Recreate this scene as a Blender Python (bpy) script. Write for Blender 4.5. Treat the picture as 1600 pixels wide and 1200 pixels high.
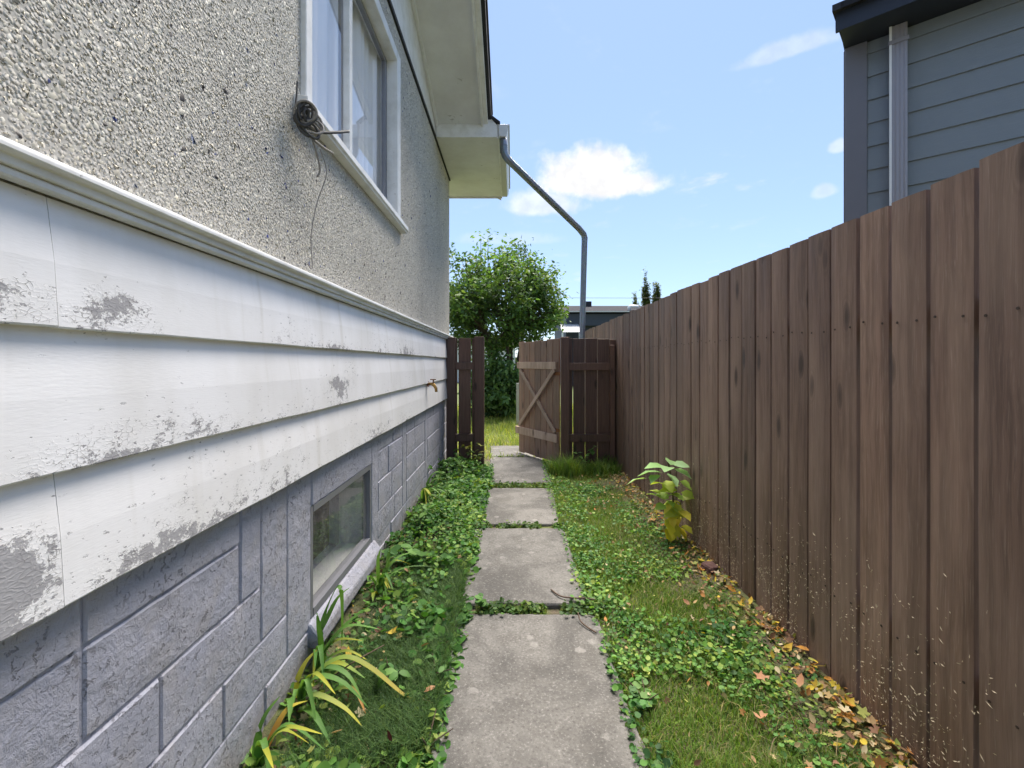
import bpy, math, random
import numpy as np
from mathutils import Vector, Matrix, noise as mnoise

for o in list(bpy.data.objects):
    bpy.data.objects.remove(o, do_unlink=True)
scene = bpy.context.scene
C = scene.collection
R = math.radians

# ------------------------------------------------------------------ camera
EYE = 1.283
cam_d = bpy.data.cameras.new('camera')
cam_d.sensor_width = 36.0
cam_d.lens = 16.0
cam_d.shift_y = -33.0 / 1600.0
cam_d.clip_start = 0.05
cam_d.clip_end = 2000.0
cam = bpy.data.objects.new('camera', cam_d)
C.objects.link(cam)
cam.location = (0, 0, EYE)
cam.rotation_euler = (R(90), 0, 0)
scene.camera = cam

# ------------------------------------------------------------------ sky, sun, exposure
SUN_EL, SUN_AZ = 64.0, 13.0          # azimuth: degrees from +Y, positive to +X
SUN_STRENGTH, SUN_ANGLE = 4.3, 48.0
SKY_STRENGTH = 0.09
scene.view_settings.view_transform = 'Standard'
scene.view_settings.look = 'None'
scene.view_settings.exposure = 1.62
scene.view_settings.gamma = 1.0
scene.cycles.use_denoising = True
scene.cycles.use_adaptive_sampling = True
scene.cycles.adaptive_threshold = 0.02
scene.cycles.max_bounces = 6
scene.cycles.diffuse_bounces = 4
scene.cycles.transparent_max_bounces = 12

sd = Vector((math.sin(R(SUN_AZ)) * math.cos(R(SUN_EL)), math.cos(R(SUN_AZ)) * math.cos(R(SUN_EL)), math.sin(R(SUN_EL))))
sun_d = bpy.data.lights.new('sun', 'SUN')
sun_d.energy = SUN_STRENGTH
sun_d.angle = R(SUN_ANGLE)
sun_d.color = (1.0, 0.92, 0.81)
sun = bpy.data.objects.new('sun', sun_d)
C.objects.link(sun)
sun.rotation_euler = sd.to_track_quat('Z', 'Y').to_euler()

world = bpy.data.worlds.new('World')
scene.world = world
world.use_nodes = True
world.cycles.sampling_method = 'MANUAL'
world.cycles.sample_map_resolution = 512


class NT:
    """small node-tree writer"""
    def __init__(self, nt):
        self.t = nt
        nt.nodes.clear()

    def n(self, kind, ins=None, **props):
        nd = self.t.nodes.new(kind)
        for k, v in props.items():
            setattr(nd, k, v)
        for k, v in (ins or {}).items():
            s = nd.inputs[k]
            if isinstance(v, bpy.types.NodeSocket):
                self.t.links.new(v, s)
            else:
                s.default_value = v
        return nd

    def math(self, op, a, b=0.0, c=None, clamp=False):
        d = {0: a, 1: b}
        if c is not None:
            d[2] = c
        return self.n('ShaderNodeMath', d, operation=op, use_clamp=clamp).outputs[0]

    def vm(self, op, a, b=(0, 0, 0), out=0, scale=None):
        d = {0: a, 1: b}
        nd = self.n('ShaderNodeVectorMath', d, operation=op)
        if scale is not None:
            nd.inputs['Scale'].default_value = scale
        return nd.outputs[out]

    def ramp(self, f, a, b, lo=0.0, hi=1.0, smooth=True):
        nd = self.n('ShaderNodeMapRange', {0: f, 1: a, 2: b, 3: lo, 4: hi})
        nd.interpolation_type = 'SMOOTHSTEP' if smooth else 'LINEAR'
        return nd.outputs[0]

    def mix(self, f, a, b, mode='MIX'):
        nd = self.n('ShaderNodeMix', data_type='RGBA', blend_type=mode)
        for i, v in ((0, f), (6, a), (7, b)):
            if isinstance(v, bpy.types.NodeSocket):
                self.t.links.new(v, nd.inputs[i])
            elif i and len(v) == 3:
                nd.inputs[i].default_value = (*v, 1)
            else:
                nd.inputs[i].default_value = v
        return nd.outputs[2]

    def noise(self, vec, scale, detail=4.0, rough=0.55, dist=0.0, color=False):
        nd = self.n('ShaderNodeTexNoise', {'Vector': vec, 'Scale': scale, 'Detail': detail, 'Roughness': rough, 'Distortion': dist})
        return nd.outputs[1 if color else 0]

    def voro(self, vec, scale, feature='F1', out='Distance', rnd=1.0):
        nd = self.n('ShaderNodeTexVoronoi', {'Vector': vec, 'Scale': scale, 'Randomness': rnd}, feature=feature)
        return nd.outputs[out]


def build_world():
    w = NT(world.node_tree)
    sky = w.n('ShaderNodeTexSky', sky_type='NISHITA', sun_disc=False)
    sky.sun_elevation = R(SUN_EL)
    sky.sun_rotation = R(SUN_AZ)
    sky.altitude = 600
    sky.air_density = 1.0
    sky.dust_density = 0.3
    sky.ozone_density = 1.3
    d = w.n('ShaderNodeTexCoord').outputs['Generated']
    # cloud cover: cumulus patches scattered over the whole sky on a high flat layer
    sep = w.n('ShaderNodeSeparateXYZ', {0: d})
    zz = w.math('MAXIMUM', sep.outputs[2], 0.02)
    zz = w.math('ADD', zz, 0.12)
    px = w.math('DIVIDE', sep.outputs[0], zz)
    py = w.math('DIVIDE', sep.outputs[1], zz)
    pv = w.n('ShaderNodeCombineXYZ', {0: px, 1: py, 2: 0.37}).outputs[0]
    warp = w.noise(pv, 5.5, 5, 0.6, 0.2)
    fine = w.noise(d, 16.0, 8, 0.6)
    tot = None
    # cumulus puffs by direction: (x, y, z) centre, half width, half height, strength
    puffs = [(0.175, 1, 0.400, .130, .075, 1.0), (0.235, 1, 0.385, .120, .042, 1.0), (0.07, 1, 0.345, .11, .04, .6),
             (0.69, 1, 0.375, .022, .018, .35), (0.62, 1, 0.69, .10, .022, .3), (0.72, 1, 0.475, .018, .016, .4), (0.0, 1, 0.27, .13, .02, .2)]
    for (cx, cy, cz, hw, hh, st) in puffs:
        c = Vector((cx, cy, cz)).normalized()
        side = Vector((c.y, -c.x, 0)).normalized()
        up = side.cross(c)
        dd = w.vm('SUBTRACT', d, tuple(c))
        a = w.math('MULTIPLY', w.vm('DOT_PRODUCT', dd, tuple(side), out=1), 1 / hw)
        b = w.math('MULTIPLY', w.vm('DOT_PRODUCT', dd, tuple(up), out=1), 1 / hh)
        # flat underside: squeeze below centre
        b = w.math('MULTIPLY', b, w.ramp(b, -.2, .2, 1.7, 1.0))
        r = w.math('SQRT', w.math('ADD', w.math('MULTIPLY', a, a), w.math('MULTIPLY', b, b)))
        front = w.ramp(w.vm('DOT_PRODUCT', d, tuple(c), out=1), 0.0, 0.2)
        r = w.math('ADD', r, w.math('MULTIPLY', w.math('SUBTRACT', fine, .5), 1.25))
        m = w.math('MULTIPLY', w.math('MULTIPLY', w.ramp(r, 1.02, .45), st), front)
        tot = m if tot is None else w.math('MAXIMUM', tot, m)
    field = w.noise(pv, 1.6, 6, .58, .1)
    wisps = w.math('MAXIMUM', w.math('MULTIPLY', w.ramp(warp, .56, .8), .14), w.math('MULTIPLY', w.ramp(field, .64, .76), .7))
    tot = w.math('MAXIMUM', tot, wisps, clamp=True)
    # cloud body: sunlit white with soft greyer folds
    fold = w.noise(d, 30.0, 5, .55)
    cw = w.mix(w.ramp(fold, .35, .65), (3.5, 3.5, 3.55), (4.3, 4.3, 4.3))
    skyc = w.mix(.62, sky.outputs[0], (1.6, 2.2, 3.5))      # thin high haze over the whole dome
    col = w.mix(tot, skyc, cw)
    bg = w.n('ShaderNodeBackground', {0: col, 1: SKY_STRENGTH})
    out = w.n('ShaderNodeOutputWorld', {0: bg.outputs[0]})


build_world()

# ------------------------------------------------------------------ materials
MATS = {}
SX = -.79             # face of the lap boards


def material(name, fn):
    m = bpy.data.materials.new(name)
    m.use_nodes = True
    w = NT(m.node_tree)
    bsdf = w.n('ShaderNodeBsdfPrincipled')
    w.n('ShaderNodeOutputMaterial', {0: bsdf.outputs[0]})

    def setp(**kw):
        for k, v in kw.items():
            s = bsdf.inputs[k.replace('_', ' ')]
            if isinstance(v, bpy.types.NodeSocket):
                w.t.links.new(v, s)
            elif hasattr(v, '__len__') and len(v) == 3 and s.type == 'RGBA':
                s.default_value = (*v, 1)
            else:
                s.default_value = v

    def bump(h, strength=0.5, dist=0.01, normal=None):
        ins = {'Height': h, 'Strength': strength, 'Distance': dist}
        if normal is not None:
            ins['Normal'] = normal
        return w.n('ShaderNodeBump', ins).outputs[0]
    fn(w, setp, bump)
    MATS[name] = m
    return m


def objvec(w, scale=(1, 1, 1), rnd=True):
    v = w.n('ShaderNodeTexCoord').outputs['Object']
    if rnd:
        r = w.n('ShaderNodeObjectInfo').outputs['Random']
        off = w.n('ShaderNodeCombineXYZ', {0: w.math('MULTIPLY', r, 13.7), 1: w.math('MULTIPLY', r, 31.3), 2: w.math('MULTIPLY', r, 7.1)}).outputs[0]
        v = w.vm('ADD', v, off)
    return w.vm('MULTIPLY', v, scale)


def m_siding(w, P, bump):
    raw = w.n('ShaderNodeTexCoord').outputs['Object']
    hz = w.n('ShaderNodeSeparateXYZ', {0: raw}).outputs[2]
    v = objvec(w)
    big = w.noise(w.vm('MULTIPLY', v, (1, .8, 1.3)), 2.6, 2, .5)
    mid = w.noise(w.vm('MULTIPLY', v, (1, .75, 1.1)), 21, 8, .8, .15)
    edge = w.ramp(hz, .0, .035, .06, .0)
    low = w.ramp(hz, .02, .19, .015, -.04)
    f = w.math('ADD', w.math('ADD', w.math('MULTIPLY', big, .40), w.math('MULTIPLY', mid, .62)), w.math('ADD', edge, low))
    pos = w.n('ShaderNodeNewGeometry').outputs['Position']
    for (cy, cz, ry, rz, st) in ((.90, 1.395, .14, .06, .27), (.70, 1.39, .07, .05, .2), (1.55, 1.40, .16, .07, .12), (2.08, 1.36, .3, .035, .11), (2.04, 1.185, .22, .08, .16), (.82, 1.115, .20, .04, .10),
                                 (1.22, 1.125, .12, .04, .11), (.70, .945, .10, .075, .30), (.98, .885, .14, .035, .12), (1.4, .88, .3, .03, .07), (2.8, .90, .5, .05, .09), (3.4, 1.38, .6, .05, .08)):
        q = w.vm('MULTIPLY', w.vm('SUBTRACT', pos, (SX, cy, cz)), (0, 1 / ry, 1 / rz))
        f = w.math('ADD', f, w.ramp(w.vm('LENGTH', q, out=1), 0, 1.5, st, 0))
    peel = w.ramp(f, .672, .680)
    near = w.ramp(f, .56, .66)                            # paint that has begun to lift
    cv = w.vm('ADD', w.vm('MULTIPLY', v, (1, .8, 1.5)), w.vm('MULTIPLY', w.noise(v, 25, 3, .6, color=True), (.025, .025, .025)))
    cell = w.voro(cv, 85, 'DISTANCE_TO_EDGE')
    gap = w.ramp(w.noise(v, 30, 3), .46, .62)
    crack = w.math('MULTIPLY', w.math('MULTIPLY', w.ramp(cell, .055, .02), near), gap)
    flake = w.math('MULTIPLY', w.ramp(w.noise(w.vm('MULTIPLY', v, (1, .6, 1.4)), 75, 3, .6), .65, .665), w.ramp(f, .49, .60))
    peel = w.math('MAXIMUM', peel, flake)
    grain = w.noise(w.vm('MULTIPLY', v, (1, 3, 90)), 3, 5, .6)
    wood = w.mix(grain, (.24, .235, .245), (.44, .43, .44))
    dirt = w.noise(w.vm('MULTIPLY', v, (1, 1.2, .6)), 3.5, 5, .6)
    paint = w.mix(w.ramp(dirt, .3, .75), (.84, .83, .835), (.74, .725, .71))
    streak = w.noise(w.vm('MULTIPLY', v, (1, 9, .7)), 2.0, 3, .5)
    paint = w.mix(w.math('MULTIPLY', w.ramp(streak, .58, .8), .35), paint, (.52, .49, .42))
    c = w.mix(peel, paint, wood)
    c = w.mix(w.math('MULTIPLY', crack, .75), c, (.16, .15, .15))
    h = w.math('SUBTRACT', 1.0, w.math('MAXIMUM', peel, w.math('MULTIPLY', crack, .8)))
    h = w.math('ADD', h, w.math('MULTIPLY', w.noise(w.vm('MULTIPLY', v, (1, 1, 6)), 45, 4), .25))
    curl = w.math('MULTIPLY', w.math('MULTIPLY', w.ramp(cell, .0, .25, 1., 0.), near), .22)
    P(Base_Color=c, Roughness=w.mix(peel, (.48,) * 3, (.85,) * 3), Normal=bump(w.math('ADD', h, curl), .55, .0022))


material('peeling_white_paint', m_siding)


def m_stucco(w, P, bump):
    v = w.n('ShaderNodeNewGeometry').outputs['Position']
    c1 = w.voro(v, 105, 'F1', 'Color')
    d1 = w.voro(v, 105, 'F1', 'Distance')
    g = w.n('ShaderNodeSeparateColor', {0: c1}).outputs[0]
    c = w.mix(g, (.44, .415, .37), (.60, .575, .52))
    stain = w.noise(v, 1.3, 4, .6)
    c = w.mix(w.math('MULTIPLY', w.ramp(stain, .4, .75), .35), c, (.2, .18, .16))
    P(Base_Color=c, Roughness=.9, Normal=bump(w.ramp(d1, .0, .7, 1, 0), .9, .006))


material('stucco_render', m_stucco)


def m_chip(w, P, bump):
    a = w.n('ShaderNodeVertexColor', layer_name='Col').outputs[0]
    v = w.n('ShaderNodeNewGeometry').outputs['Position']
    n = w.noise(v, 180, 3, .6)
    c = w.mix(.5, a, w.mix(n, (.5, .48, .44), (1.15, 1.15, 1.15)), 'MULTIPLY')
    st = w.noise(w.vm('MULTIPLY', v, (1, 1, .45)), 1.6, 5, .6)
    c = w.mix(w.math('MULTIPLY', w.ramp(st, .45, .8), .4), c, (.19, .17, .14))
    P(Base_Color=c, Roughness=.55)


material('stone_chip', m_chip)


def m_found(w, P, bump):
    v = objvec(w, rnd=False)
    pos = w.n('ShaderNodeNewGeometry').outputs['Position']
    r = w.n('ShaderNodeObjectInfo').outputs['Random']
    off = w.math('MULTIPLY', r, 20.)
    pv = w.vm('ADD', pos, w.n('ShaderNodeCombineXYZ', {1: off}).outputs[0])
    big = w.noise(pv, 3.0, 4, .6)
    rough = w.noise(pv, 60, 6, .7, .4)
    lumps = w.noise(pv, 24, 5, .7, .8)
    area = w.ramp(w.noise(pv, 4.2, 3, .6), .42, .62)        # where the paint has blistered
    chip = w.math('MULTIPLY', w.ramp(w.noise(pv, 55, 5, .7, .6), .57, .62), w.ramp(w.noise(pv, 5.0, 4, .6), .40, .62))
    c = w.mix(w.ramp(big, .3, .7), (.31, .318, .385), (.38, .38, .44))
    c = w.mix(w.math('MULTIPLY', w.ramp(w.noise(pv, 9, 4, .6), .45, .7), .5), c, (.36, .34, .35))
    c = w.mix(w.math('MULTIPLY', chip, .7), c, (.15, .145, .16))
    zz = w.n('ShaderNodeSeparateXYZ', {0: pos}).outputs[2]
    mud = w.math('MULTIPLY', w.ramp(w.math('ADD', zz, w.math('MULTIPLY', w.noise(pos, 9, 5, .7), -.35)), .04, -.12), .5)
    c = w.mix(mud, c, (.21, .17, .135))
    h = w.math('ADD', w.math('MULTIPLY', rough, .8), w.math('MULTIPLY', w.math('MULTIPLY', lumps, area), 1.2))
    h = w.math('SUBTRACT', h, w.math('MULTIPLY', chip, .7))
    P(Base_Color=c, Roughness=.62, Normal=bump(h, .8, .0075))


material('foundation_paint', m_found)


def m_white(w, P, bump):
    v = objvec(w)
    n = w.noise(v, 7, 6, .65)
    g = w.noise(v, 55, 4, .7)
    c = w.mix(w.ramp(n, .35, .75), (.78, .78, .77), (.62, .61, .58))
    c = w.mix(w.ramp(g, .69, .71), c, (.3, .28, .26))
    P(Base_Color=c, Roughness=.5, Normal=bump(g, .25, .002))


material('old_white_paint', m_white)


def m_soffit(w, P, bump):
    v = objvec(w)
    n = w.noise(v, 3, 6, .65)
    d = w.noise(v, 5, 4, .7, .5)
    c = w.mix(w.ramp(n, .3, .75), (.76, .77, .79), (.65, .65, .66))
    c = w.mix(w.math('MULTIPLY', w.ramp(d, .66, .72), .6), c, (.16, .14, .11))
    P(Base_Color=c, Roughness=.6, Normal=bump(n, .1, .004))


material('soffit_paint', m_soffit)


def wood_stain(c_dark, c_mid, c_light, grey, wear=.5, contrast=1.0):
    def fn(w, P, bump):
        raw = w.n('ShaderNodeTexCoord').outputs['Object']
        hz = w.n('ShaderNodeSeparateXYZ', {0: raw}).outputs[2]
        v = objvec(w)
        r = w.n('ShaderNodeObjectInfo').outputs['Random']
        wob = w.vm('ADD', v, w.vm('MULTIPLY', w.noise(w.vm('MULTIPLY', v, (1, 1, .5)), 6, 2, .5, color=True), (.03, .03, 0)))
        grain = w.noise(w.vm('MULTIPLY', wob, (38, 38, 1.6)), 1.7, 6, .62)
        fine = w.noise(w.vm('MULTIPLY', wob, (120, 120, 3)), 2.2, 4, .6)
        patch = w.noise(w.vm('MULTIPLY', v, (4, 4, 1.0)), 1.3, 4, .6)
        kd = w.voro(w.vm('MULTIPLY', wob, (7.5, 7.5, 2.6)), 1.0, 'F1')
        knot = w.ramp(kd, .20, .06)
        ring = w.math('MULTIPLY', w.ramp(kd, .36, .1), w.math('ADD', w.math('MULTIPLY', w.math('SINE', w.math('MULTIPLY', kd, 95.)), .5), .5))
        c = w.mix(w.ramp(grain, .36, .64), c_dark, c_mid)
        c = w.mix(w.math('MULTIPLY', w.ramp(patch, .35, .75), wear), c, c_light)
        c = w.mix(w.math('MULTIPLY', w.ramp(fine, .52, .75), .35 * contrast), c, grey)
        c = w.mix(w.math('MULTIPLY', knot, .9), c, tuple(x * .35 for x in c_dark))
        c = w.mix(w.math('MULTIPLY', ring, .22), c, tuple(x * .5 for x in c_dark))
        c = w.mix(1.0, c, w.mix(r, (.76, .76, .78), (1.17, 1.15, 1.12)), 'MULTIPLY')
        h = w.math('ADD', w.math('MULTIPLY', grain, .6), w.math('MULTIPLY', fine, .5))
        h = w.math('SUBTRACT', h, w.math('MULTIPLY', ring, .25))
        P(Base_Color=c, Roughness=w.ramp(patch, .3, .7, .5, .75), Normal=bump(h, .4, .0025))
    return fn


material('fence_stain', wood_stain((.118, .071, .055), (.19, .118, .092), (.29, .205, .162), (.35, .27, .225), .65, 1.1))
material('panel_stain', wood_stain((.092, .046, .032), (.13, .068, .048), (.175, .098, .072), (.20, .122, .095), .4))
material('gate_stain', wood_stain((.165, .088, .058), (.25, .145, .10), (.36, .235, .17), (.42, .305, .245), .6))
material('brace_wood', wood_stain((.26, .165, .12), (.40, .28, .21), (.52, .39, .32), (.60, .50, .43), .8, 1.6))


def m_concrete(w, P, bump):
    v = w.n('ShaderNodeNewGeometry').outputs['Position']
    r = w.n('ShaderNodeObjectInfo').outputs['Random']
    big = w.noise(v, 2.2, 6, .7, .5)
    mid = w.noise(v, 7.5, 6, .7, .3)
    fine = w.noise(v, 95, 5, .75)
    sand = w.noise(v, 320, 2, .6)
    c = w.mix(w.ramp(big, .36, .62), (.072, .069, .065), (.155, .149, .14))
    c = w.mix(w.math('MULTIPLY', w.ramp(mid, .46, .66), .65), c, (.085, .08, .073))
    c = w.mix(w.math('MULTIPLY', w.ramp(fine, .54, .66), .55), c, (.28, .272, .258))
    c = w.mix(w.math('MULTIPLY', w.ramp(fine, .46, .34), .75), c, (.05, .047, .044))
    blot = w.ramp(w.voro(w.vm('ADD', v, w.vm('MULTIPLY', w.noise(v, 20, 3, .6, color=True), (.05, .05, .05))), 8.5), .22, .12)
    c = w.mix(w.math('MULTIPLY', w.math('MULTIPLY', blot, w.ramp(mid, .40, .55)), .45), c, (.29, .28, .265))
    c = w.mix(1.0, c, w.mix(r, (.93, .93, .93), (1.07, 1.06, 1.05)), 'MULTIPLY')
    h = w.math('ADD', w.math('MULTIPLY', fine, .6), w.math('ADD', w.math('MULTIPLY', sand, .35), w.math('MULTIPLY', mid, .8)))
    P(Base_Color=c, Roughness=.88, Normal=bump(h, .55, .005))


material('concrete', m_concrete)


def m_ground(w, P, bump):
    v = w.n('ShaderNodeNewGeometry').outputs['Position']
    n = w.noise(v, 3.2, 6, .65)
    f = w.noise(v, 45, 5, .7)
    soil = w.mix(f, (.05, .04, .025), (.15, .12, .08))
    grass = w.mix(f, (.06, .09, .02), (.15, .18, .05))
    yy = w.n('ShaderNodeSeparateXYZ', {0: v}).outputs[1]
    g = w.math('MAXIMUM', w.ramp(n, .42, .58, 0, .75), w.ramp(yy, 6.5, 8.5))
    c = w.mix(g, soil, grass)
    P(Base_Color=c, Roughness=.95, Normal=bump(f, .8, .02))


material('soil_and_turf', m_ground)


def leafmat(name, rough=.5, trans=.25, spec=.4):
    def fn(w, P, bump):
        a = w.n('ShaderNodeVertexColor', layer_name='Col').outputs[0]
        P(Base_Color=a, Roughness=rough, Specular_IOR_Level=spec)
        bs = [n for n in w.t.nodes if n.type == 'BSDF_PRINCIPLED'][0]
        out = [n for n in w.t.nodes if n.type == 'OUTPUT_MATERIAL'][0]
        tr = w.n('ShaderNodeBsdfTranslucent', {0: w.mix(1.0, a, (1.5, 1.5, .6), 'MULTIPLY')})
        mx = w.n('ShaderNodeMixShader', {0: trans, 1: bs.outputs[0], 2: tr.outputs[0]})
        w.t.links.new(mx.outputs[0], out.inputs[0])
    material(name, fn)


leafmat('leaf', .55, .3, .22)
leafmat('grass_blade', .55, .3, .3)
leafmat('dry_leaf', .75, .12, .2)


def plain(name, col, rough=.5, metal=0.0, var=.12, scale=8, bumpd=0.0):
    def fn(w, P, bump):
        v = objvec(w)
        n = w.noise(v, scale, 5, .6)
        a = tuple(max(0, x * (1 - var)) for x in col)
        b = tuple(min(1, x * (1 + var)) for x in col)
        kw = dict(Base_Color=w.mix(n, a, b), Roughness=rough, Metallic=metal)
        if bumpd:
            kw['Normal'] = bump(n, .4, bumpd)
        P(**kw)
    material(name, fn)


plain('black_tar', (.015, .015, .016), .7)
plain('shingle_edge', (.02, .021, .024), .85, 0, .3, 40, .004)
plain('bark', (.07, .055, .042), .9, 0, .35, 25, .01)
plain('twig_bark', (.10, .065, .045), .9, 0, .3, 40)
plain('cable_black', (.05, .047, .045), .6)
plain('cable_grey', (.24, .22, .20), .6)
plain('brass', (.42, .25, .08), .45, .9, .3, 30)
plain('rust', (.22, .09, .035), .8, .3, .4, 30)
plain('dark_inside', (.03, .03, .032), .9)
plain('reveal_grey', (.5, .5, .49), .8, 0, .2, 6, .004)
plain('curtain', (.85, .86, .87), .9, 0, .06, 4)
plain('window_alu', (.22, .22, .24), .45, .3, .15, 10)
plain('fibre_cement_trim', (.165, .165, .19), .55, 0, .06, 6)
plain('downspout_grey', (.30, .29, .32), .4, .15, .08, 6)
plain('downspout_highlight', (.8, .8, .8), .35, 0, .04, 6)
plain('gutter_white', (.62, .62, .62), .4, .1, .1, 6)
plain('garage_dark', (.02, .026, .042), .6, 0, .15, 4)
plain('garage_fascia', (.03, .038, .06), .6, 0, .12, 4)
plain('awning_metal', (.5, .5, .5), .5, .2, .1, 3)
plain('wire', (.03, .03, .03), .6)
plain('nail_rust', (.05, .035, .03), .7, .3)
plain('straw', (.66, .56, .40), .85, 0, .25, 60)
plain('brick_red', (.11, .055, .05), .9, 0, .3, 30, .006)
plain('pale_timber', (.45, .44, .42), .7, 0, .15, 12)
plain('vent_white', (.7, .7, .7), .5)


def m_blue(w, P, bump):
    v = objvec(w)
    g = w.noise(w.vm('MULTIPLY', v, (3, 3, 60)), 3.0, 6, .6, .6)
    n = w.noise(v, 2.5, 4)
    c = w.mix(n, (.195, .225, .25), (.22, .25, .275))
    c = w.mix(w.math('MULTIPLY', w.ramp(g, .5, .75), .35), c, (.265, .295, .32))
    P(Base_Color=c, Roughness=.55, Normal=bump(g, .5, .003))


material('blue_grey_siding', m_blue)


def m_galv(w, P, bump):
    v = objvec(w)
    n = w.noise(v, 14, 5, .6)
    s = w.voro(v, 60, 'F1', 'Color')
    c = w.mix(n, (.20, .225, .26), (.33, .36, .40))
    P(Base_Color=w.mix(.2, c, s, 'MULTIPLY'), Metallic=.75, Roughness=w.ramp(n, .3, .7, .32, .5))


material('galvanised', m_galv)


def m_shingle(w, P, bump):
    v = w.n('ShaderNodeNewGeometry').outputs['Position']
    b = w.n('ShaderNodeTexBrick', {'Vector': w.vm('MULTIPLY', v, (1, 1, 1)), 'Color1': (.035, .036, .04, 1), 'Color2': (.06, .06, .066, 1), 'Mortar': (.03, .03, .035, 1), 'Scale': 3.0, 'Mortar Size': .02})
    n = w.noise(v, 40, 4, .7)
    P(Base_Color=w.mix(.5, b.outputs[0], w.mix(n, (.4, .4, .4), (1, 1, 1)), 'MULTIPLY'), Roughness=1.0, Specular_IOR_Level=.1)


material('shingles', m_shingle)


def m_glass(name, ior, tint, dust):
    m = bpy.data.materials.new(name)
    m.use_nodes = True
    w = NT(m.node_tree)
    geo = w.n('ShaderNodeNewGeometry')
    cs = w.math('ABSOLUTE', w.vm('DOT_PRODUCT', geo.outputs['Incoming'], geo.outputs['Normal'], out=1))
    r0 = ((ior - 1) / (ior + 1)) ** 2
    fr = w.math('ADD', w.math('MULTIPLY', w.math('POWER', w.math('SUBTRACT', 1., cs), 5.), 1 - r0), r0)   # Schlick, same from both sides
    tr = w.n('ShaderNodeBsdfTransparent', {0: (*tint, 1)}).outputs[0]
    gl = w.n('ShaderNodeBsdfGlossy', {0: (1, 1, 1, 1), 'Roughness': .004}).outputs[0]
    mx = w.n('ShaderNodeMixShader', {0: fr, 1: tr, 2: gl}).outputs[0]
    v = w.n('ShaderNodeTexCoord').outputs['Object']
    n = w.noise(w.vm('MULTIPLY', v, (1, 1, .4)), 9, 6, .7)
    df = w.n('ShaderNodeBsdfDiffuse', {0: (.5, .5, .47, 1)}).outputs[0]
    mx2 = w.n('ShaderNodeMixShader', {0: w.ramp(n, .4, .75, dust * .3, dust), 1: mx, 2: df}).outputs[0]
    w.n('ShaderNodeOutputMaterial', {0: mx2})
    MATS[name] = m


m_glass('window_glass', 1.75, (.98, .98, .99), .02)
m_glass('dusty_glass', 1.3, (.98, .98, .98), .22)


# ------------------------------------------------------------------ mesh helpers
def link(o, parent=None):
    C.objects.link(o)
    if parent is not None:
        o.parent = parent
    return o


def tag(o, label=None, cat=None, group=None, kind=None):
    if label: o['label'] = label
    if cat: o['category'] = cat
    if group: o['group'] = group
    if kind: o['kind'] = kind
    return o


def empty(name, loc=(0, 0, 0), rz=0.0, parent=None):
    o = bpy.data.objects.new(name, None)
    o.location = loc
    o.rotation_euler = (0, 0, rz)
    o.empty_display_size = .1
    return link(o, parent)


class MB:
    def __init__(self):
        self.v, self.f, self.c = [], [], []

    def add(self, vs, fs):
        b = len(self.v)
        self.v += [tuple(p) for p in vs]
        self.f += [tuple(i + b for i in f) for f in fs]
        return self

    def box(self, x0, x1, y0, y1, z0, z1):
        return self.add([(x0, y0, z0), (x1, y0, z0), (x1, y1, z0), (x0, y1, z0), (x0, y0, z1), (x1, y0, z1), (x1, y1, z1), (x0, y1, z1)],
                        [(0, 3, 2, 1), (4, 5, 6, 7), (0, 1, 5, 4), (1, 2, 6, 5), (2, 3, 7, 6), (3, 0, 4, 7)])

    def prism(self, poly, axis, a, b):
        """extrude a 2-D polygon along an axis (0 x, 1 y, 2 z)"""
        n = len(poly)
        def mk(p, t):
            q = list(p)
            q.insert(axis, t)
            return tuple(q)
        vs = [mk(p, a) for p in poly] + [mk(p, b) for p in poly]
        fs = [tuple(range(n))[::-1], tuple(range(n, 2 * n))]
        fs += [(i, (i + 1) % n, n + (i + 1) % n, n + i) for i in range(n)]
        return self.add(vs, fs)

    def tube(self, pts, radii, seg=8, ribs=0, ribd=0.0, cap=True):
        pts = [Vector(p) for p in pts]
        if not hasattr(radii, '__len__'):
            radii = [radii] * len(pts)
        base = len(self.v)
        ref = None
        for i, p in enumerate(pts):
            t = (pts[min(i + 1, len(pts) - 1)] - pts[max(i - 1, 0)]).normalized()
            if ref is None:
                ref = t.orthogonal().normalized()
            else:
                ref = (ref - t * ref.dot(t)).normalized()
            bi = t.cross(ref)
            for k in range(seg):
                a = 2 * math.pi * k / seg
                r = radii[i] * (1 + (ribd * math.cos(ribs * a) if ribs else 0))
                self.v.append(tuple(p + ref * math.cos(a) * r + bi * math.sin(a) * r))
        for i in range(len(pts) - 1):
            for k in range(seg):
                a, b = base + i * seg + k, base + i * seg + (k + 1) % seg
                self.f.append((a, b, b + seg, a + seg))
        if cap:
            self.f.append(tuple(base + k for k in range(seg))[::-1])
            self.f.append(tuple(base + (len(pts) - 1) * seg + k for k in range(seg)))
        return self

    def mesh(self, name):
        me = bpy.data.meshes.new(name)
        me.from_pydata(self.v, [], self.f)
        me.validate()
        me.update()
        return me

    def build(self, name, mat, parent=None, bevel=0.0, smooth=False, loc=None, seg=1):
        me = self.mesh(name)
        if loc is not None:
            me.transform(Matrix.Translation(-Vector(loc)))
        me.materials.append(MATS[mat])
        import bmesh
        bm = bmesh.new()
        bm.from_mesh(me)
        bmesh.ops.recalc_face_normals(bm, faces=bm.faces)
        if bevel:
            bmesh.ops.bevel(bm, geom=bm.edges[:], offset=bevel, segments=seg, affect='EDGES', clamp_overlap=True)
        bm.to_mesh(me)
        bm.free()
        if smooth:
            me.shade_smooth()
        o = bpy.data.objects.new(name, me)
        if loc is not None:
            o.location = loc
        return link(o, parent)


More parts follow.
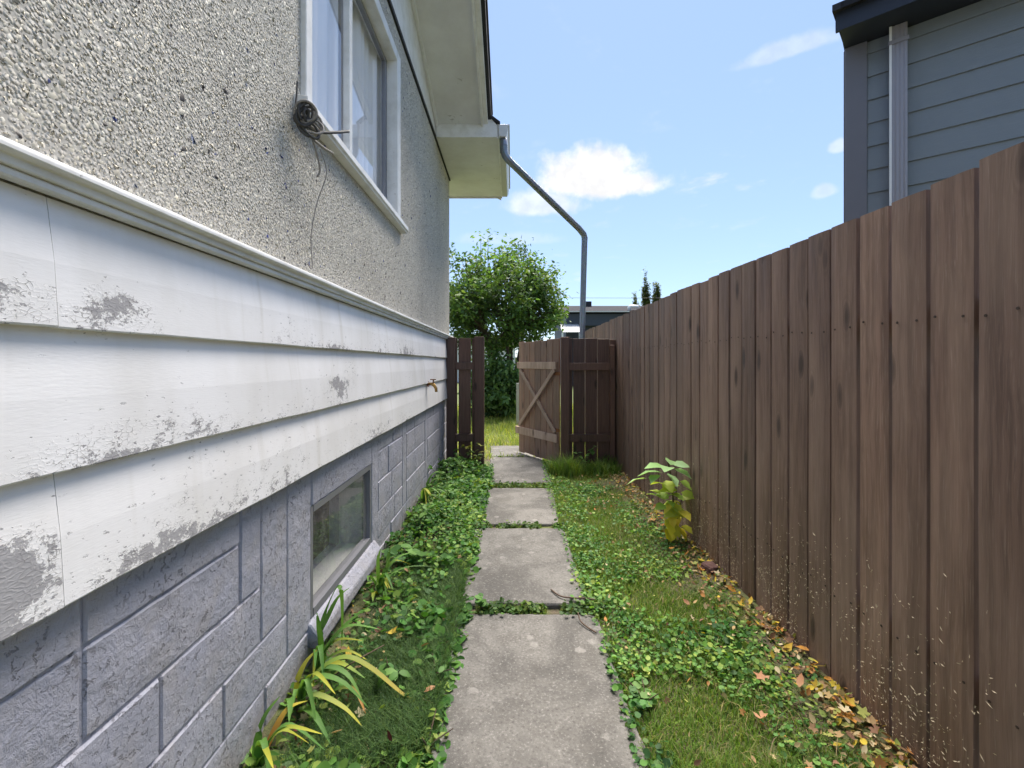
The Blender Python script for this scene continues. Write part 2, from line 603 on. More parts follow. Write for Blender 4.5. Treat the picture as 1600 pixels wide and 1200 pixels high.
def np_mesh(name, verts, tris, cols, mat, parent=None, smooth=False):
    """verts (N,3), tris (M,3), cols (N,3) -> one mesh object with a colour attribute"""
    me = bpy.data.meshes.new(name)
    verts = np.ascontiguousarray(verts, dtype=np.float32)
    tris = np.ascontiguousarray(tris, dtype=np.int32)
    me.vertices.add(len(verts))
    me.vertices.foreach_set('co', verts.ravel())
    me.loops.add(tris.size)
    me.loops.foreach_set('vertex_index', tris.ravel())
    me.polygons.add(len(tris))
    me.polygons.foreach_set('loop_start', np.arange(0, tris.size, 3, dtype=np.int32))
    if smooth:
        me.polygons.foreach_set('use_smooth', np.ones(len(tris), dtype=bool))
    me.update(calc_edges=True)
    if cols is not None:
        at = me.color_attributes.new('Col', 'FLOAT_COLOR', 'POINT')
        c4 = np.ones((len(verts), 4), dtype=np.float32)
        c4[:, :3] = cols
        at.data.foreach_set('color', c4.ravel())
    me.materials.append(MATS[mat])
    o = bpy.data.objects.new(name, me)
    return link(o, parent)


def scatter(template_v, template_t, pos, frames, scale):
    """instances of a small template baked into one vertex array. frames (N,3,3) columns = local axes"""
    n, k = len(pos), len(template_v)
    tv = template_v[None] * scale[:, None, None] if scale.ndim == 1 else template_v[None] * scale[:, None, :]
    v = np.einsum('nij,nkj->nki', frames, tv) + pos[:, None, :]
    t = template_t[None] + (np.arange(n) * k)[:, None, None]
    return v.reshape(-1, 3), t.reshape(-1, 3)


def frames_from(yaw, tilt, roll):
    """local x = leaf length direction (yaw, raised by tilt), z = leaf normal, rolled about x"""
    cy, sy, ct, st = np.cos(yaw), np.sin(yaw), np.cos(tilt), np.sin(tilt)
    x = np.stack([cy * ct, sy * ct, st], -1)
    s = np.stack([-sy, cy, np.zeros_like(yaw)], -1)
    n = np.cross(x, s)
    cr, sr = np.cos(roll)[:, None], np.sin(roll)[:, None]
    y2 = s * cr + n * sr
    z2 = np.cross(x, y2)
    return np.stack([x, y2, z2], -1)


rng = np.random.default_rng(7)
random.seed(11)


def grid_noise(x, y, s, seed=0.0):
    return np.array([mnoise.noise(Vector((a * s, b * s, seed))) for a, b in zip(x, y)])


# ------------------------------------------------------------------ ground
def ground():
    xs = np.concatenate([[-300, -60, -12, -3], np.linspace(-1.0, 1.6, 40), [3, 6, 12, 60, 300]])
    ys = np.concatenate([[-60, -8, -2], np.linspace(.6, 8, 90), np.linspace(8.4, 16, 20), [20, 30, 60, 150, 900]])
    mb = MB()
    for y in ys:
        for x in xs:
            z = -.002 + .014 * mnoise.noise(Vector((x * 4, y * 4, 0)))
            if x < -.4 and 0 < y < 6: z += .06 * min(1, (-.4 - x) / .4)
            if x > .85 and x < 2 and 0 < y < 6: z += .03 * min(1, (x - .85) / .4)
            if x < -.9 or x > 1.5: z = -.02
            mb.v.append((x, y, z))
    nx = len(xs)
    for j in range(len(ys) - 1):
        for i in range(nx - 1):
            a = j * nx + i
            mb.f.append((a, a + 1, a + 1 + nx, a + nx))
    o = mb.build('ground', 'soil_and_turf', smooth=True)
    tag(o, 'dark soil and turf under the side yard', 'ground', kind='structure')


ground()


def slab(path, pts, z, seed):
    """worn concrete slab from 4 corners, with wavering edges and a rounded arris"""
    import bmesh
    rr = random.Random(seed)
    ring = []
    for i in range(4):
        a, b = Vector(pts[i]), Vector(pts[(i + 1) % 4])
        n = max(4, int((b - a).length / .045))
        d = (b - a).normalized()
        nn = Vector((-d.y, d.x))
        for k in range(n):
            t = k / n
            p = a.lerp(b, t)
            w = .012 * mnoise.noise(Vector((p.x * 9, p.y * 9, seed))) + .005 * mnoise.noise(Vector((p.x * 40, p.y * 40, seed)))
            if k == 0:
                w = 0
                p = p + (Vector((sum(q[0] for q in pts) / 4, sum(q[1] for q in pts) / 4)) - p) * .02
            ring.append(p + nn * w)
    cx = sum(p.x for p in ring) / len(ring)
    cy = sum(p.y for p in ring) / len(ring)
    mb = MB()
    n = len(ring)
    def put(sc, zz):
        for p in ring:
            d = (Vector((p.x - cx, p.y - cy)))
            L = d.length
            q = d * ((L - sc) / L)
            mb.v.append((cx + q.x, cy + q.y, zz + (.003 * mnoise.noise(Vector((p.x * 25, p.y * 25, 3))) if sc else 0)))
    put(0, z - .09); put(0, z - .012); put(.006, z - .003); put(.02, z)
    for l in range(3):
        for k in range(n):
            a, b = l * n + k, l * n + (k + 1) % n
            mb.f.append((a, b, b + n, a + n))
    mb.v.append((cx, cy, z + .002))
    for k in range(n):
        mb.f.append((3 * n + k, 3 * n + (k + 1) % n, 4 * n))
    return mb.build('slab', 'concrete', path, smooth=False)


path = empty('path', (0, 0, 0))
tag(path, 'narrow path of worn concrete slabs leading to the open gate', 'path', kind='structure')
slab(path, [(-.245, .95), (.44, .95), (.425, 2.292), (-.290, 2.292)], .022, 1)
slab(path, [(-.272, 2.385), (.400, 2.385), (.392, 3.47), (-.284, 3.47)], .026, 2)
slab(path, [(-.276, 3.575), (.366, 3.575), (.425, 4.61), (-.280, 4.61)], .020, 3)
slab(path, [(-.258, 4.79), (.418, 4.79), (.40, 6.10), (-.285, 6.10)], .024, 4)
slab(path, [(-.29, 6.13), (.50, 6.13), (.60, 6.95), (-.33, 6.95)], .022, 5)

# ------------------------------------------------------------------ the house on the left
HX = -.82            # wall face
H_END = 5.95         # far corner
H_BACK = -4.0        # beyond the camera
house = empty('house', (HX, H_END, 0))
tag(house, 'pebble dashed house with peeling white lap boards and blue grey block foundation', 'house')
MW = house.matrix_world.copy()


def part(mb, name, mat, parent=house, **kw):
    """build in world coordinates, then parent without moving"""
    o = mb.build(name, mat, None, **kw)
    o.parent = parent
    off = Vector((0, 0, 0))
    p = parent
    while p is not None:
        off += p.location
        p = p.parent
    o.location = Vector(o.location) - off
    return o


def keep(o, parent):
    o.parent = parent
    off = Vector((0, 0, 0))
    p = parent
    while p is not None:
        off += p.location
        p = p.parent
    o.location = Vector(o.location) - off
    return o


# stucco wall with a hole for the window
WY0, WY1, WZ0, WZ1 = 1.80, 3.26, 2.30, 3.44
mb = MB()
def wallrect(y0, y1, z0, z1):
    mb.box(HX - .14, HX, y0, y1, z0, z1)
wallrect(H_BACK, WY0, 1.55, 3.66)
wallrect(WY1, H_END, 1.55, 3.66)
wallrect(WY0, WY1, 1.55, WZ0)
wallrect(WY0, WY1, WZ1, 3.66)
mb.box(-9, HX - .14, H_END - .2, H_END, -.1, 3.7)       # rear wall
mb.box(-9, HX - .14, H_BACK, H_BACK + .2, -.1, 3.7)     # front wall
mb.box(-9.2, -9, H_BACK, H_END, -.1, 3.7)
part(mb, 'wall', 'stucco_render')

# stone chips pressed into the render
def chips():
    areas = [(.45, WY0 - .03, 1.63, 3.66), (WY1 + .03, H_END - .006, 1.63, 3.66), (WY0 - .03, WY1 + .03, 1.63, WZ0 - .07), (WY0 - .03, WY1 + .03, WZ1 + .03, 3.66)]
    P = []
    for (y0, y1, z0, z1) in areas:
        # jittered grid so that the chips cover evenly
        s = .0088
        ny, nz = int((y1 - y0) / s), int((z1 - z0) / s)
        gy, gz = np.meshgrid(np.arange(ny), np.arange(nz), indexing='ij')
        y = y0 + (gy.ravel() + rng.uniform(0, 1, gy.size)) * s
        z = z0 + (gz.ravel() + rng.uniform(0, 1, gy.size)) * s
        # nothing of the top right of the near end is ever seen: keep what stands in view
        keepm = (z < 1.283 + 1.02 * y + .5)
        P.append(np.stack([y[keepm], z[keepm]], 1))
    P = np.concatenate(P)
    n = len(P)
    k = 5
    u = rng.uniform(0, 1, n)
    ang = rng.uniform(0, 6.283, n)[:, None] + np.arange(k)[None] * (6.283 / k) + rng.uniform(-.4, .4, (n, k))
    r = (rng.lognormal(0, .28, n) * .0051 * np.where(u < .014, 1.45, 1))[:, None] * rng.uniform(.7, 1.25, (n, k))
    st = rng.uniform(.75, 1.35, n)[:, None]
    rot = rng.uniform(0, 3.14, n)[:, None]
    a = np.cos(ang) * r * st
    b = np.sin(ang) * r / st
    yy = P[:, 0][:, None] + a * np.cos(rot) - b * np.sin(rot)
    zz = P[:, 1][:, None] + a * np.sin(rot) + b * np.cos(rot)
    V = np.zeros((n, k + 2, 3), dtype=np.float32)
    V[:, :k, 0] = HX - .001
    V[:, :k, 1], V[:, :k, 2] = yy, zz
    rm = r.mean(1)
    for j in range(2):                       # a short ridge instead of one tip: flat-topped chips
        t = rng.uniform(0, 6.283, n)
        V[:, k + j, 0] = HX + rm * rng.uniform(.12, .32, n)
        V[:, k + j, 1] = P[:, 0] + np.cos(ang[:, 0] + j * 3.14) * rm * .4
        V[:, k + j, 2] = P[:, 1] + np.sin(ang[:, 0] + j * 3.14) * rm * .4
    T = np.array([(0, 1, 5), (1, 6, 5), (1, 2, 6), (2, 3, 6), (3, 4, 6), (4, 5, 6), (4, 0, 5)])
    tris = (T[None] + (np.arange(n) * (k + 2))[:, None, None]).reshape(-1, 3)
    pal = np.array([(.60, .56, .46), (.50, .455, .36), (.68, .65, .57), (.40, .36, .29), (.56, .50, .38), (.45, .43, .39), (.30, .265, .21), (.75, .73, .67)])
    c = pal[rng.choice(len(pal), n, p=[.22, .19, .15, .10, .14, .12, .03, .05])] * rng.uniform(1.0, 1.4, (n, 1))
    c = (.5 * c + .5 * c.mean(1, keepdims=True) * np.array([1.03, 1.0, .95])) * np.array([1.08, 1.07, 1.0]) + .025
    c = .62 * c + .38 * c.mean(0, keepdims=True)
    c[u < .008] = (.055, .045, .04)
    c[(u > .008) & (u < .0115)] = (.03, .05, .24)
    c[(u > .0115) & (u < .014)] = (.10, .13, .22)
    cols = np.repeat(c, k + 2, axis=0)
    o = np_mesh('stone_chip_dash', V.reshape(-1, 3), tris, cols, 'stone_chip')
    keep(o, house)
    o['kind'] = 'stuff'


chips()
# a few larger glass and dark stones among the chips that one can pick out
for (y, z, s, mt) in []:
    pass

# drip cap and lap boards
SX = -.79
cap = MB().prism([(HX + .001, 1.636), (-.756, 1.620), (-.753, 1.614), (-.753, 1.605), (-.770, 1.603), (-.770, 1.588), (HX + .001, 1.588)], 1, H_BACK, 5.93)
part(cap, 'drip_cap', 'old_white_paint', bevel=.002)
fr = MB().box(SX - .012, -.779, H_BACK, 5.93, 1.572, 1.5875)
part(fr, 'cap_moulding', 'old_white_paint', bevel=.003)


def lap_board(y0, y1, z0, z1, seed):
    mb = MB()
    n = max(3, int((y1 - y0) / .06))
    for i in range(n + 1):
        y = y0 + (y1 - y0) * i / n
        w = .0022 * mnoise.noise(Vector((y * 3, seed, 0))) + .0012 * mnoise.noise(Vector((y * 14, seed, 5)))
        b = .0025 * mnoise.noise(Vector((y * 1.5, seed, 9)))
        zb = z0 + w
        xo = SX + .004 + b
        for (x, z) in ((HX + .002, zb), (xo - .001, zb), (xo + .001, zb + .003), (xo - .006 + b, (zb + z1) / 2), (SX - .016, z1), (HX + .002, z1)):
            mb.v.append((x, y, z))
    for i in range(n):
        for k in range(6):
            a, b2 = i * 6 + k, i * 6 + (k + 1) % 6
            mb.f.append((a, b2, b2 + 6, a + 6))
    mb.f.append((5, 4, 3, 2, 1, 0))
    mb.f.append(tuple(n * 6 + k for k in range(6)))
    part(mb, 'siding_board', 'peeling_white_paint', loc=(SX, (y0 + y1) / 2, z0))


lap_board(H_BACK, .7865, 1.344, 1.570, 1)
lap_board(.7885, 5.925, 1.344, 1.570, 2)
lap_board(H_BACK, 4.12, 1.0915, 1.352, 3)
lap_board(4.1215, 5.925, 1.0915, 1.352, 4)
lap_board(H_BACK, .7975, .853, 1.100, 5)
lap_board(.7995, 5.925, .853, 1.100, 6)
part(MB().box(HX - .02, SX + .006, 5.926, 5.975, .85, 1.60), 'corner_board', 'old_white_paint', bevel=.002)

# foundation: painted blocks with recessed joints
FX = -.822
BW0, BW1, BZ0, BZ1 = 1.87, 2.67, .25, .69      # basement window
core = MB()
core.box(FX - .25, FX - .0072, H_BACK, BW0, -.2, .9)
core.box(FX - .25, FX - .0072, BW1, H_END, -.2, .9)
core.box(FX - .25, FX - .0072, BW0, BW1, BZ1, .9)
core.box(FX - .25, FX - .0072, BW0, BW1, -.2, BZ0 - .03)
foundation = part(core, 'foundation', 'foundation_paint')
rects = [(.30, .874, .735, .87), (.874, 1.378, .735, .87), (.30, .874, .55, .735), (.874, 1.378, .55, .735), (1.378, 1.495, .55, .87),
         (.30, .52, .365, .55), (.52, 1.067, .365, .55), (1.067, 1.495, .365, .55), (1.495, 1.67, .365, .87),
         (.30, .80, .2, .365), (.80, 1.30, .2, .365), (1.30, 1.67, .2, .365), (1.67, 1.87, .2, .87),
         (.30, 1.0, -.1, .2), (1.0, 1.52, -.1, .2), (1.52, 1.87, -.1, .2),
         (BW0, BW1, BZ1, .87), (BW0, BW1, -.1, .13),
         (BW1, 2.80, .13, .87), (BW1, 3.10, -.1, .13)]
y = 2.80
rr = random.Random(4)
ztop = [.87, .735, .55, .365, .2, -.1]
while y < H_END - .05:
    w = rr.choice([.62, .75, .9])
    e = min(y + w, H_END - .14)
    if H_END - .14 - e < .3: e = H_END - .14
    for i in range(5):
        z1, z0 = ztop[i], ztop[i + 1]
        cuts = [y] + ([y + (e - y) * rr.uniform(.35, .65)] if rr.random() < .6 else []) + [e]
        if i == 4 and y < 3.1: cuts = [3.10, e]; z1 = .2
        for a, b in zip(cuts, cuts[1:]):
            if b - a > .05: rects.append((a, b, z0, z1))
    t = .13
    rects.append((e, min(e + t, H_END), .2, .87))
    rects.append((e, min(e + t, H_END), -.1, .2))
    y = e + t
if True:
    fixed = []
    for (a, b, z0, z1) in rects:
        g = .0038
        fixed.append((a + g, b - g, z0 + g, z1 - g))
    for i, (a, b, z0, z1) in enumerate(fixed):
        if b - a < .02 or z1 - z0 < .02: continue
        mb = MB()
        ny, nz = max(2, int((b - a) / .035)), max(2, int((z1 - z0) / .035))
        lift = rr.uniform(-.002, .003)
        for j in range(ny + 1):
            for k in range(nz + 1):
                yy, zz = a + (b - a) * j / ny, z0 + (z1 - z0) * k / nz
                ed = min(j, ny - j, k, nz - k)
                x = FX + lift + .0022 * mnoise.noise(Vector((yy * 11, zz * 11, i))) + .0018 * mnoise.noise(Vector((yy * 30, zz * 30, i)))
                if ed == 0: x = FX - .0065
                elif ed == 1: x -= .002
                if ed == 0:
                    pass
                mb.v.append((x, yy, zz))
        # inner ring close to the edge so that joints stay narrow
        for j in range(ny + 1):
            for k in range(nz + 1):
                idx = j * (nz + 1) + k
                x, yy, zz = mb.v[idx]
                if j == 1 and ny > 2: yy = a + .0045
                if j == ny - 1 and ny > 2: yy = b - .0045
                if k == 1 and nz > 2: zz = z0 + .0045
                if k == nz - 1 and nz > 2: zz = z1 - .0045
                mb.v[idx] = (x, yy, zz)
        for j in range(ny):
            for k in range(nz):
                q = j * (nz + 1) + k
                mb.f.append((q, q + nz + 1, q + nz + 2, q + 1))
        part(mb, 'block', 'foundation_paint', foundation)

# basement window
bwin = empty('basement_window', (FX, (BW0 + BW1) / 2, BZ0))
keep(bwin, house)
mb = MB()
mb.box(FX - .05, FX - .004, BW0 - .004, BW0 + .022, BZ0 - .02, BZ1 + .004)
mb.box(FX - .05, FX - .004, BW1 - .022, BW1 + .004, BZ0 - .02, BZ1 + .004)
mb.box(FX - .05, FX - .002, BW0 + .0225, BW1 - .0225, BZ1 - .028, BZ1 + .004)
mb.box(FX - .05, FX - .002, BW0 + .0225, BW1 - .0225, BZ0 - .02, BZ0 + .015)
part(mb, 'frame', 'window_alu', bwin, bevel=.002)
part(MB().add([(FX - .024, BW0 + .022, BZ0 + .014), (FX - .024, BW1 - .022, BZ0 + .014), (FX - .024, BW1 - .022, BZ1 - .027), (FX - .024, BW0 + .022, BZ1 - .027)], [(0, 1, 2, 3)]), 'pane', 'dusty_glass', bwin)
part(MB().prism([(FX - .05, BZ0 - .021), (FX + .004, BZ0 - .024), (FX + .042, .175), (FX + .045, .125), (FX - .05, .125)], 1, BW0 - .03, BW1 + .05), 'sill', 'foundation_paint', bwin, bevel=.006)
mb = MB()        # splayed reveal inside
mb.add([(FX - .051, BW1, BZ0 - .03), (FX - .051, BW1, BZ1), (FX - .19, BW1 - .01, BZ1 - .0), (FX - .19, BW1 - .01, BZ0 - .06)], [(0, 1, 2, 3)])
mb.add([(FX - .051, BW0, BZ0 - .021), (FX - .051, BW1, BZ0 - .021), (FX - .19, BW1, BZ0 - .02), (FX - .19, BW0, BZ0 - .02)], [(0, 1, 2, 3)])
mb.add([(FX - .051, BW0, BZ0 - .03), (FX - .051, BW0, BZ1), (FX - .19, BW0, BZ1), (FX - .19, BW0, BZ0 - .03)], [(0, 1, 2, 3)])
part(mb, 'reveal', 'reveal_grey', bwin)
part(MB().box(-3.4, FX - .26, BW0 - .6, BW1 + 1.4, -.6, BZ1 + .2), 'room', 'dark_inside', bwin)
# open the room towards the window: remove its near face
rm = bpy.data.objects['room']
import bmesh as _bm
b_ = _bm.new(); b_.from_mesh(rm.data)
fx = max(f.calc_center_median().x for f in b_.faces)
_bm.ops.delete(b_, geom=[f for f in b_.faces if abs(f.calc_center_median().x - fx) < 1e-4], context='FACES_ONLY')
b_.to_mesh(rm.data); b_.free()

# main window
win = empty('window', (HX, (WY0 + WY1) / 2, WZ0))
keep(win, house)
mb = MB()
mb.box(HX - .10, HX + .022, WY0 - .035, WY0 + .022, WZ0 - .005, WZ1 + .02)
mb.box(HX - .10, HX + .022, WY1 - .085, WY1 + .005, WZ0 - .005, WZ1 + .02)
mb.box(HX - .10, HX + .0215, WY0 + .0225, WY1 - .0855, WZ1 - .05, WZ1 + .02)
part(mb, 'frame', 'old_white_paint', win, bevel=.003)
sill = MB().prism([(HX - .10, WZ0 + .012), (HX + .052, WZ0 - .012), (HX + .055, WZ0 - .045), (HX + .045, WZ0 - .052), (HX + .045, WZ0 - .06), (HX + .012, WZ0 - .062), (HX - .10, WZ0 - .06)], 1, WY0 - .09, WY1 + .11)
part(sill, 'sill', 'old_white_paint', win, bevel=.002)
mb = MB()
MY = 2.36
mb.box(HX - .045, HX - .012, MY - .03, MY + .015, WZ0 + .005, WZ1 - .05)
mb.box(HX - .05, HX - .02, WY0 + .022, WY0 + .04, WZ0 + .005, WZ1 - .05)
mb.box(HX - .05, HX - .02, WY0 + .0405, MY - .0305, WZ0 + .005, WZ0 + .03)
mb.box(HX - .05, HX - .02, WY0 + .0405, MY - .0305, WZ1 - .075, WZ1 - .0505)
part(mb, 'sash', 'old_white_paint', win, bevel=.002)
mb = MB()
mb.box(HX - .078, HX - .052, MY - .01, MY + .02, WZ0 + .01, WZ1 - .05)
mb.box(HX - .078, HX - .052, WY1 - .13, WY1 - .086, WZ0 + .01, WZ1 - .05)
mb.box(HX - .078, HX - .052, MY + .0205, WY1 - .1305, WZ0 + .01, WZ0 + .03)
mb.box(HX - .078, HX - .052, MY + .0205, WY1 - .1305, WZ1 - .08, WZ1 - .0505)
part(mb, 'sash', 'window_alu', win, bevel=.002)
part(MB().add([(HX - .034, WY0 + .04, WZ0 + .03), (HX - .034, MY - .03, WZ0 + .03), (HX - .034, MY - .03, WZ1 - .075), (HX - .034, WY0 + .04, WZ1 - .075)], [(0, 1, 2, 3)]), 'pane', 'window_glass', win)
part(MB().add([(HX - .065, MY + .02, WZ0 + .03), (HX - .065, WY1 - .13, WZ0 + .03), (HX - .065, WY1 - .13, WZ1 - .08), (HX - .065, MY + .02, WZ1 - .08)], [(0, 1, 2, 3)]), 'pane', 'window_glass', win)
mb = MB()
n = 90
for i in range(n + 1):
    yy = WY0 - .1 + (WY1 - WY0 + .2) * i / n
    x = HX - .135 + .022 * math.sin(yy * 55 + 1.5 * math.sin(yy * 9)) + .012 * math.sin(yy * 23)
    mb.v += [(x, yy, WZ0 - .1), (x + .004, yy, WZ1 + .15)]
for i in range(n):
    mb.f.append((2 * i, 2 * i + 2, 2 * i + 3, 2 * i + 1))
part(mb, 'curtain', 'curtain', win, smooth=True)
part(MB().box(-3.5, HX - .5, .5, 4.5, 1.7, 3.6), 'dark_room', 'dark_inside', win)

# flashing strip, gable board, rake soffit, boxed eave return, roof
SLOPE = .33
ZS = lambda yy: 3.81 + SLOPE * (4.82 - yy)          # rake soffit height
part(MB().box(HX - .1, HX + .016, H_BACK, H_END + .004, 3.661, 3.694), 'flashing_strip', 'black_tar')
gb = MB().prism([(H_BACK, 3.695), (H_END, 3.695), (H_END, 3.70), (4.75, ZS(4.75) + .05), (0.3, ZS(.3) + .05), (H_BACK, ZS(.3) + .05 - SLOPE * 4.3)], 0, HX - .1, HX + .012)
part(gb, 'gable_board', 'old_white_paint')
part(MB().prism([(H_BACK, ZS(H_BACK + 0) - 2 * SLOPE * (0.3 - H_BACK) - .03), (.3, ZS(.3) - .03), (4.815, ZS(4.815) - .03), (4.815, ZS(4.815) + .01), (.3, ZS(.3) + .01), (H_BACK, ZS(H_BACK) - 2 * SLOPE * (0.3 - H_BACK) + .01)], 0, HX + .0125, HX + .042), 'cove_moulding', 'soffit_paint', bevel=.004)
RX = -.325                                           # outer edge of the rake soffit
so = MB().prism([(.3, ZS(.3)), (4.819, ZS(4.819)), (4.819, ZS(4.819) + .015), (.3, ZS(.3) + .015)], 0, HX + .0125, RX)
part(so, 'soffit', 'soffit_paint')
so = MB().prism([(.2995, ZS(.3)), (H_BACK - .6, ZS(.3) - SLOPE * (.9 - H_BACK)), (H_BACK - .6, ZS(.3) - SLOPE * (.9 - H_BACK) + .015), (.2995, ZS(.3) + .015)], 0, HX + .0125, RX)
part(so, 'soffit', 'soffit_paint')
fa = MB().prism([(.3, ZS(.3) - .03), (4.819, ZS(4.819) - .03), (4.819, ZS(4.819) + .10), (.3, ZS(.3) + .10)], 0, RX + .0005, RX + .022)
part(fa, 'rake_board', 'old_white_paint', bevel=.002)
fa = MB().prism([(.3, ZS(.3) + .0), (4.9, ZS(4.9) + .0), (4.9, ZS(4.9) + .13), (.3, ZS(.3) + .13)], 0, RX + .0225, RX + .07)
part(fa, 'fascia', 'old_white_paint', bevel=.002)
part(MB().prism([(.3, ZS(.3) + .05), (4.95, ZS(4.95) + .05), (4.95, ZS(4.95) + .16), (.3, ZS(.3) + .16)], 0, RX + .0705, RX + .105), 'drip_edge', 'shingle_edge')
# roof planes
def roofplane(ya, za, yb, zb, x0, x1, t, name):
    part(MB().prism([(ya, za), (yb, zb), (yb, zb + t), (ya, za + t)], 0, x0, x1), name, 'shingle_edge')
roofplane(.3, ZS(.3) + .165, 4.90, ZS(4.90) + .165, -9.4, RX + .12, .03, 'roof')
roofplane(4.9005, ZS(4.90) + .166, 6.70, 3.86, -9.4, RX + .10, .03, 'roof')
roofplane(.2995, ZS(.3) + .165, H_BACK - .7, ZS(.3) - SLOPE * (1.0 - H_BACK) + .165, -9.4, RX + .12, .03, 'roof')
# boxed return at the far end of the eave
BX = -.155
ret = MB()
ret.prism([(HX + .0165, 3.672), (BX, 3.672), (BX, 3.80), (RX + .10, 3.875), (HX + .0165, 3.875)], 1, 4.82, 4.842)
part(ret, 'return_front', 'old_white_paint', bevel=.002)
part(MB().box(HX + .0165, BX - .002, 4.8425, H_END + .005, 3.678, 3.692), 'return_soffit', 'soffit_paint')
part(MB().box(-9.2, BX - .002, H_END + .0055, 6.56, 3.678, 3.692), 'return_soffit', 'soffit_paint')
part(MB().prism([(-9.3, 3.66), (BX - .06, 3.66), (BX, 3.63), (BX, 3.80), (-9.3, 3.80)], 1, 6.561, 6.585), 'eave_fascia', 'old_white_paint')
part(MB().box(BX - .0015, BX + .016, 4.835, 6.586, 3.662, 3.83), 'return_fascia', 'old_white_paint', bevel=.002)
part(MB().prism([(RX + .08, 3.885), (BX + .03, 3.805), (BX + .03, 3.83), (RX + .08, 3.92)], 1, 4.80, 6.6), 'return_roof', 'shingle_edge')
# gutter on the return
gx = BX + .0165
gut = [(gx, 3.80), (gx, 3.675), (gx + .065, 3.675), (gx + .085, 3.71), (gx + .095, 3.80), (gx + .112, 3.803), (gx + .112, 3.797), (gx + .1, 3.794), (gx + .09, 3.707), (gx + .068, 3.669), (gx - .0, 3.669)]
mb = MB().prism([(gx, 3.80), (gx, 3.672), (gx + .07, 3.672), (gx + .09, 3.71), (gx + .10, 3.80)], 1, 4.80, 6.55)
mb.box(gx + .1005, gx + .114, 4.80, 6.55, 3.785, 3.803)
gutter = part(mb, 'gutter', 'gutter_white', bevel=.002)
# galvanised downspout: drops, then crosses over the path
dpts = [(-.092, 4.86, 3.70), (-.090, 4.86, 3.62), (-.088, 4.862, 3.545), (-.07, 4.87, 3.50), (-.04, 4.885, 3.462)]
a, b = Vector((-.04, 4.885, 3.462)), Vector((.885, 5.72, 2.93))
for t in (.05, .25, .5, .75, .95): dpts.append(tuple(a.lerp(b, t)))
dpts += [(.905, 5.745, 2.905), (.918, 5.752, 2.86), (.916, 5.752, 2.80), (.90, 5.75, 2.2), (.885, 5.745, 1.6), (.88, 5.74, .9), (.88, 5.74, .05)]
dn = MB().tube(dpts, [.036, .036, .038, .039, .037] + [.036] * 5 + [.038, .039, .037] + [.036] * 4, seg=32, ribs=8, ribd=.06)
ds = part(dn, 'downspout', 'galvanised', smooth=True)
mb = MB()
for i in range(5):
    p = Vector((-.089, 4.861, 3.605 - .018 * i))
    mb.tube([p, p + Vector((0, 0, -.004))], .041, seg=20)
part(mb, 'elbow_crimp', 'galvanised', ds, smooth=False)

# hose tap
tap = empty('hose_tap', (SX, 4.28, 1.07))
keep(tap, house)
part(MB().tube([(SX, 4.28, 1.085), (SX + .03, 4.28, 1.085), (SX + .055, 4.28, 1.075), (SX + .075, 4.28, 1.045), (SX + .078, 4.28, 1.01)], [.013, .014, .017, .014, .013], 10), 'spout', 'brass', tap, smooth=True)
part(MB().tube([(SX + .05, 4.28, 1.085), (SX + .05, 4.28, 1.125)], .006, 8), 'stem', 'rust', tap)
part(MB().tube([(SX + .05, 4.28, 1.123), (SX + .05, 4.28, 1.131)], .026, 10, 5, .15), 'handle', 'rust', tap)
part(MB().tube([(SX - .005, 4.28, 1.085), (SX + .006, 4.28, 1.085)], .026, 12), 'flange', 'rust', tap)

# ------------------------------------------------------------------ old cable coil at the window corner
coil = empty('cable_coil', (HX, 1.69, 2.18))
tag(coil, 'tangled coil of old cable hanging at the lower window corner', 'cable')
rr = random.Random(3)
for i, (cy, cz, r, mt) in enumerate([(1.665, 2.195, .044, 'cable_black'), (1.672, 2.187, .038, 'cable_black'), (1.66, 2.20, .036, 'cable_grey'), (1.705, 2.17, .042, 'cable_grey'), (1.69, 2.155, .04, 'cable_black'), (1.72, 2.20, .046, 'cable_grey'), (1.668, 2.19, .022, 'cable_black')]):
    pts = []
    ph, tl = rr.uniform(0, 6), rr.uniform(-.35, .35)
    for k in range(40):
        a = ph + k / 39 * 6.283 * 1.45
        q = .85 * r * (1 + .16 * math.sin(a * 1.7 + i))
        pts.append((HX + .065 + .012 * math.sin(a * .9 + i) + .72 * q * math.cos(a), cy + .62 * q * math.cos(a) + tl * .04 * math.sin(a), cz + q * math.sin(a)))
    keep(MB().tube(pts, .0045 if mt == 'cable_grey' else .0055, 6).build('loop', mt, smooth=True), coil)
def strand(pts, r, mt, name='strand'):
    # smooth through the points
    P = [Vector(p) for p in pts]
    out = []
    for i in range(len(P) - 1):
        p0, p1, p2, p3 = P[max(i - 1, 0)], P[i], P[i + 1], P[min(i + 2, len(P) - 1)]
        for k in range(6):
            t = k / 6
            out.append(.5 * ((2 * p1) + (p2 - p0) * t + (2 * p0 - 5 * p1 + 4 * p2 - p3) * t * t + (3 * p1 - p0 - 3 * p2 + p3) * t ** 3))
    out.append(P[-1])
    return MB().tube(out, r, 6).build(name, mt, smooth=True)
keep(strand([(HX + .04, 1.70, 2.17), (HX + .07, 1.79, 2.19), (HX + .10, 1.86, 2.225), (HX + .12, 1.95, 2.275)], .006, 'cable_black'), coil)
keep(strand([(HX + .04, 1.70, 2.15), (HX + .075, 1.78, 2.13), (HX + .10, 1.83, 2.125)], .005, 'cable_grey'), coil)
keep(strand([(HX + .06, 1.80, 2.13), (HX + .07, 1.84, 2.05), (HX + .04, 1.82, 1.92), (HX + .03, 1.79, 1.78), (HX + .03, 1.80, 1.66), (HX + .03, 1.76, 1.575 + .09)], .0019, 'cable_grey'), coil)
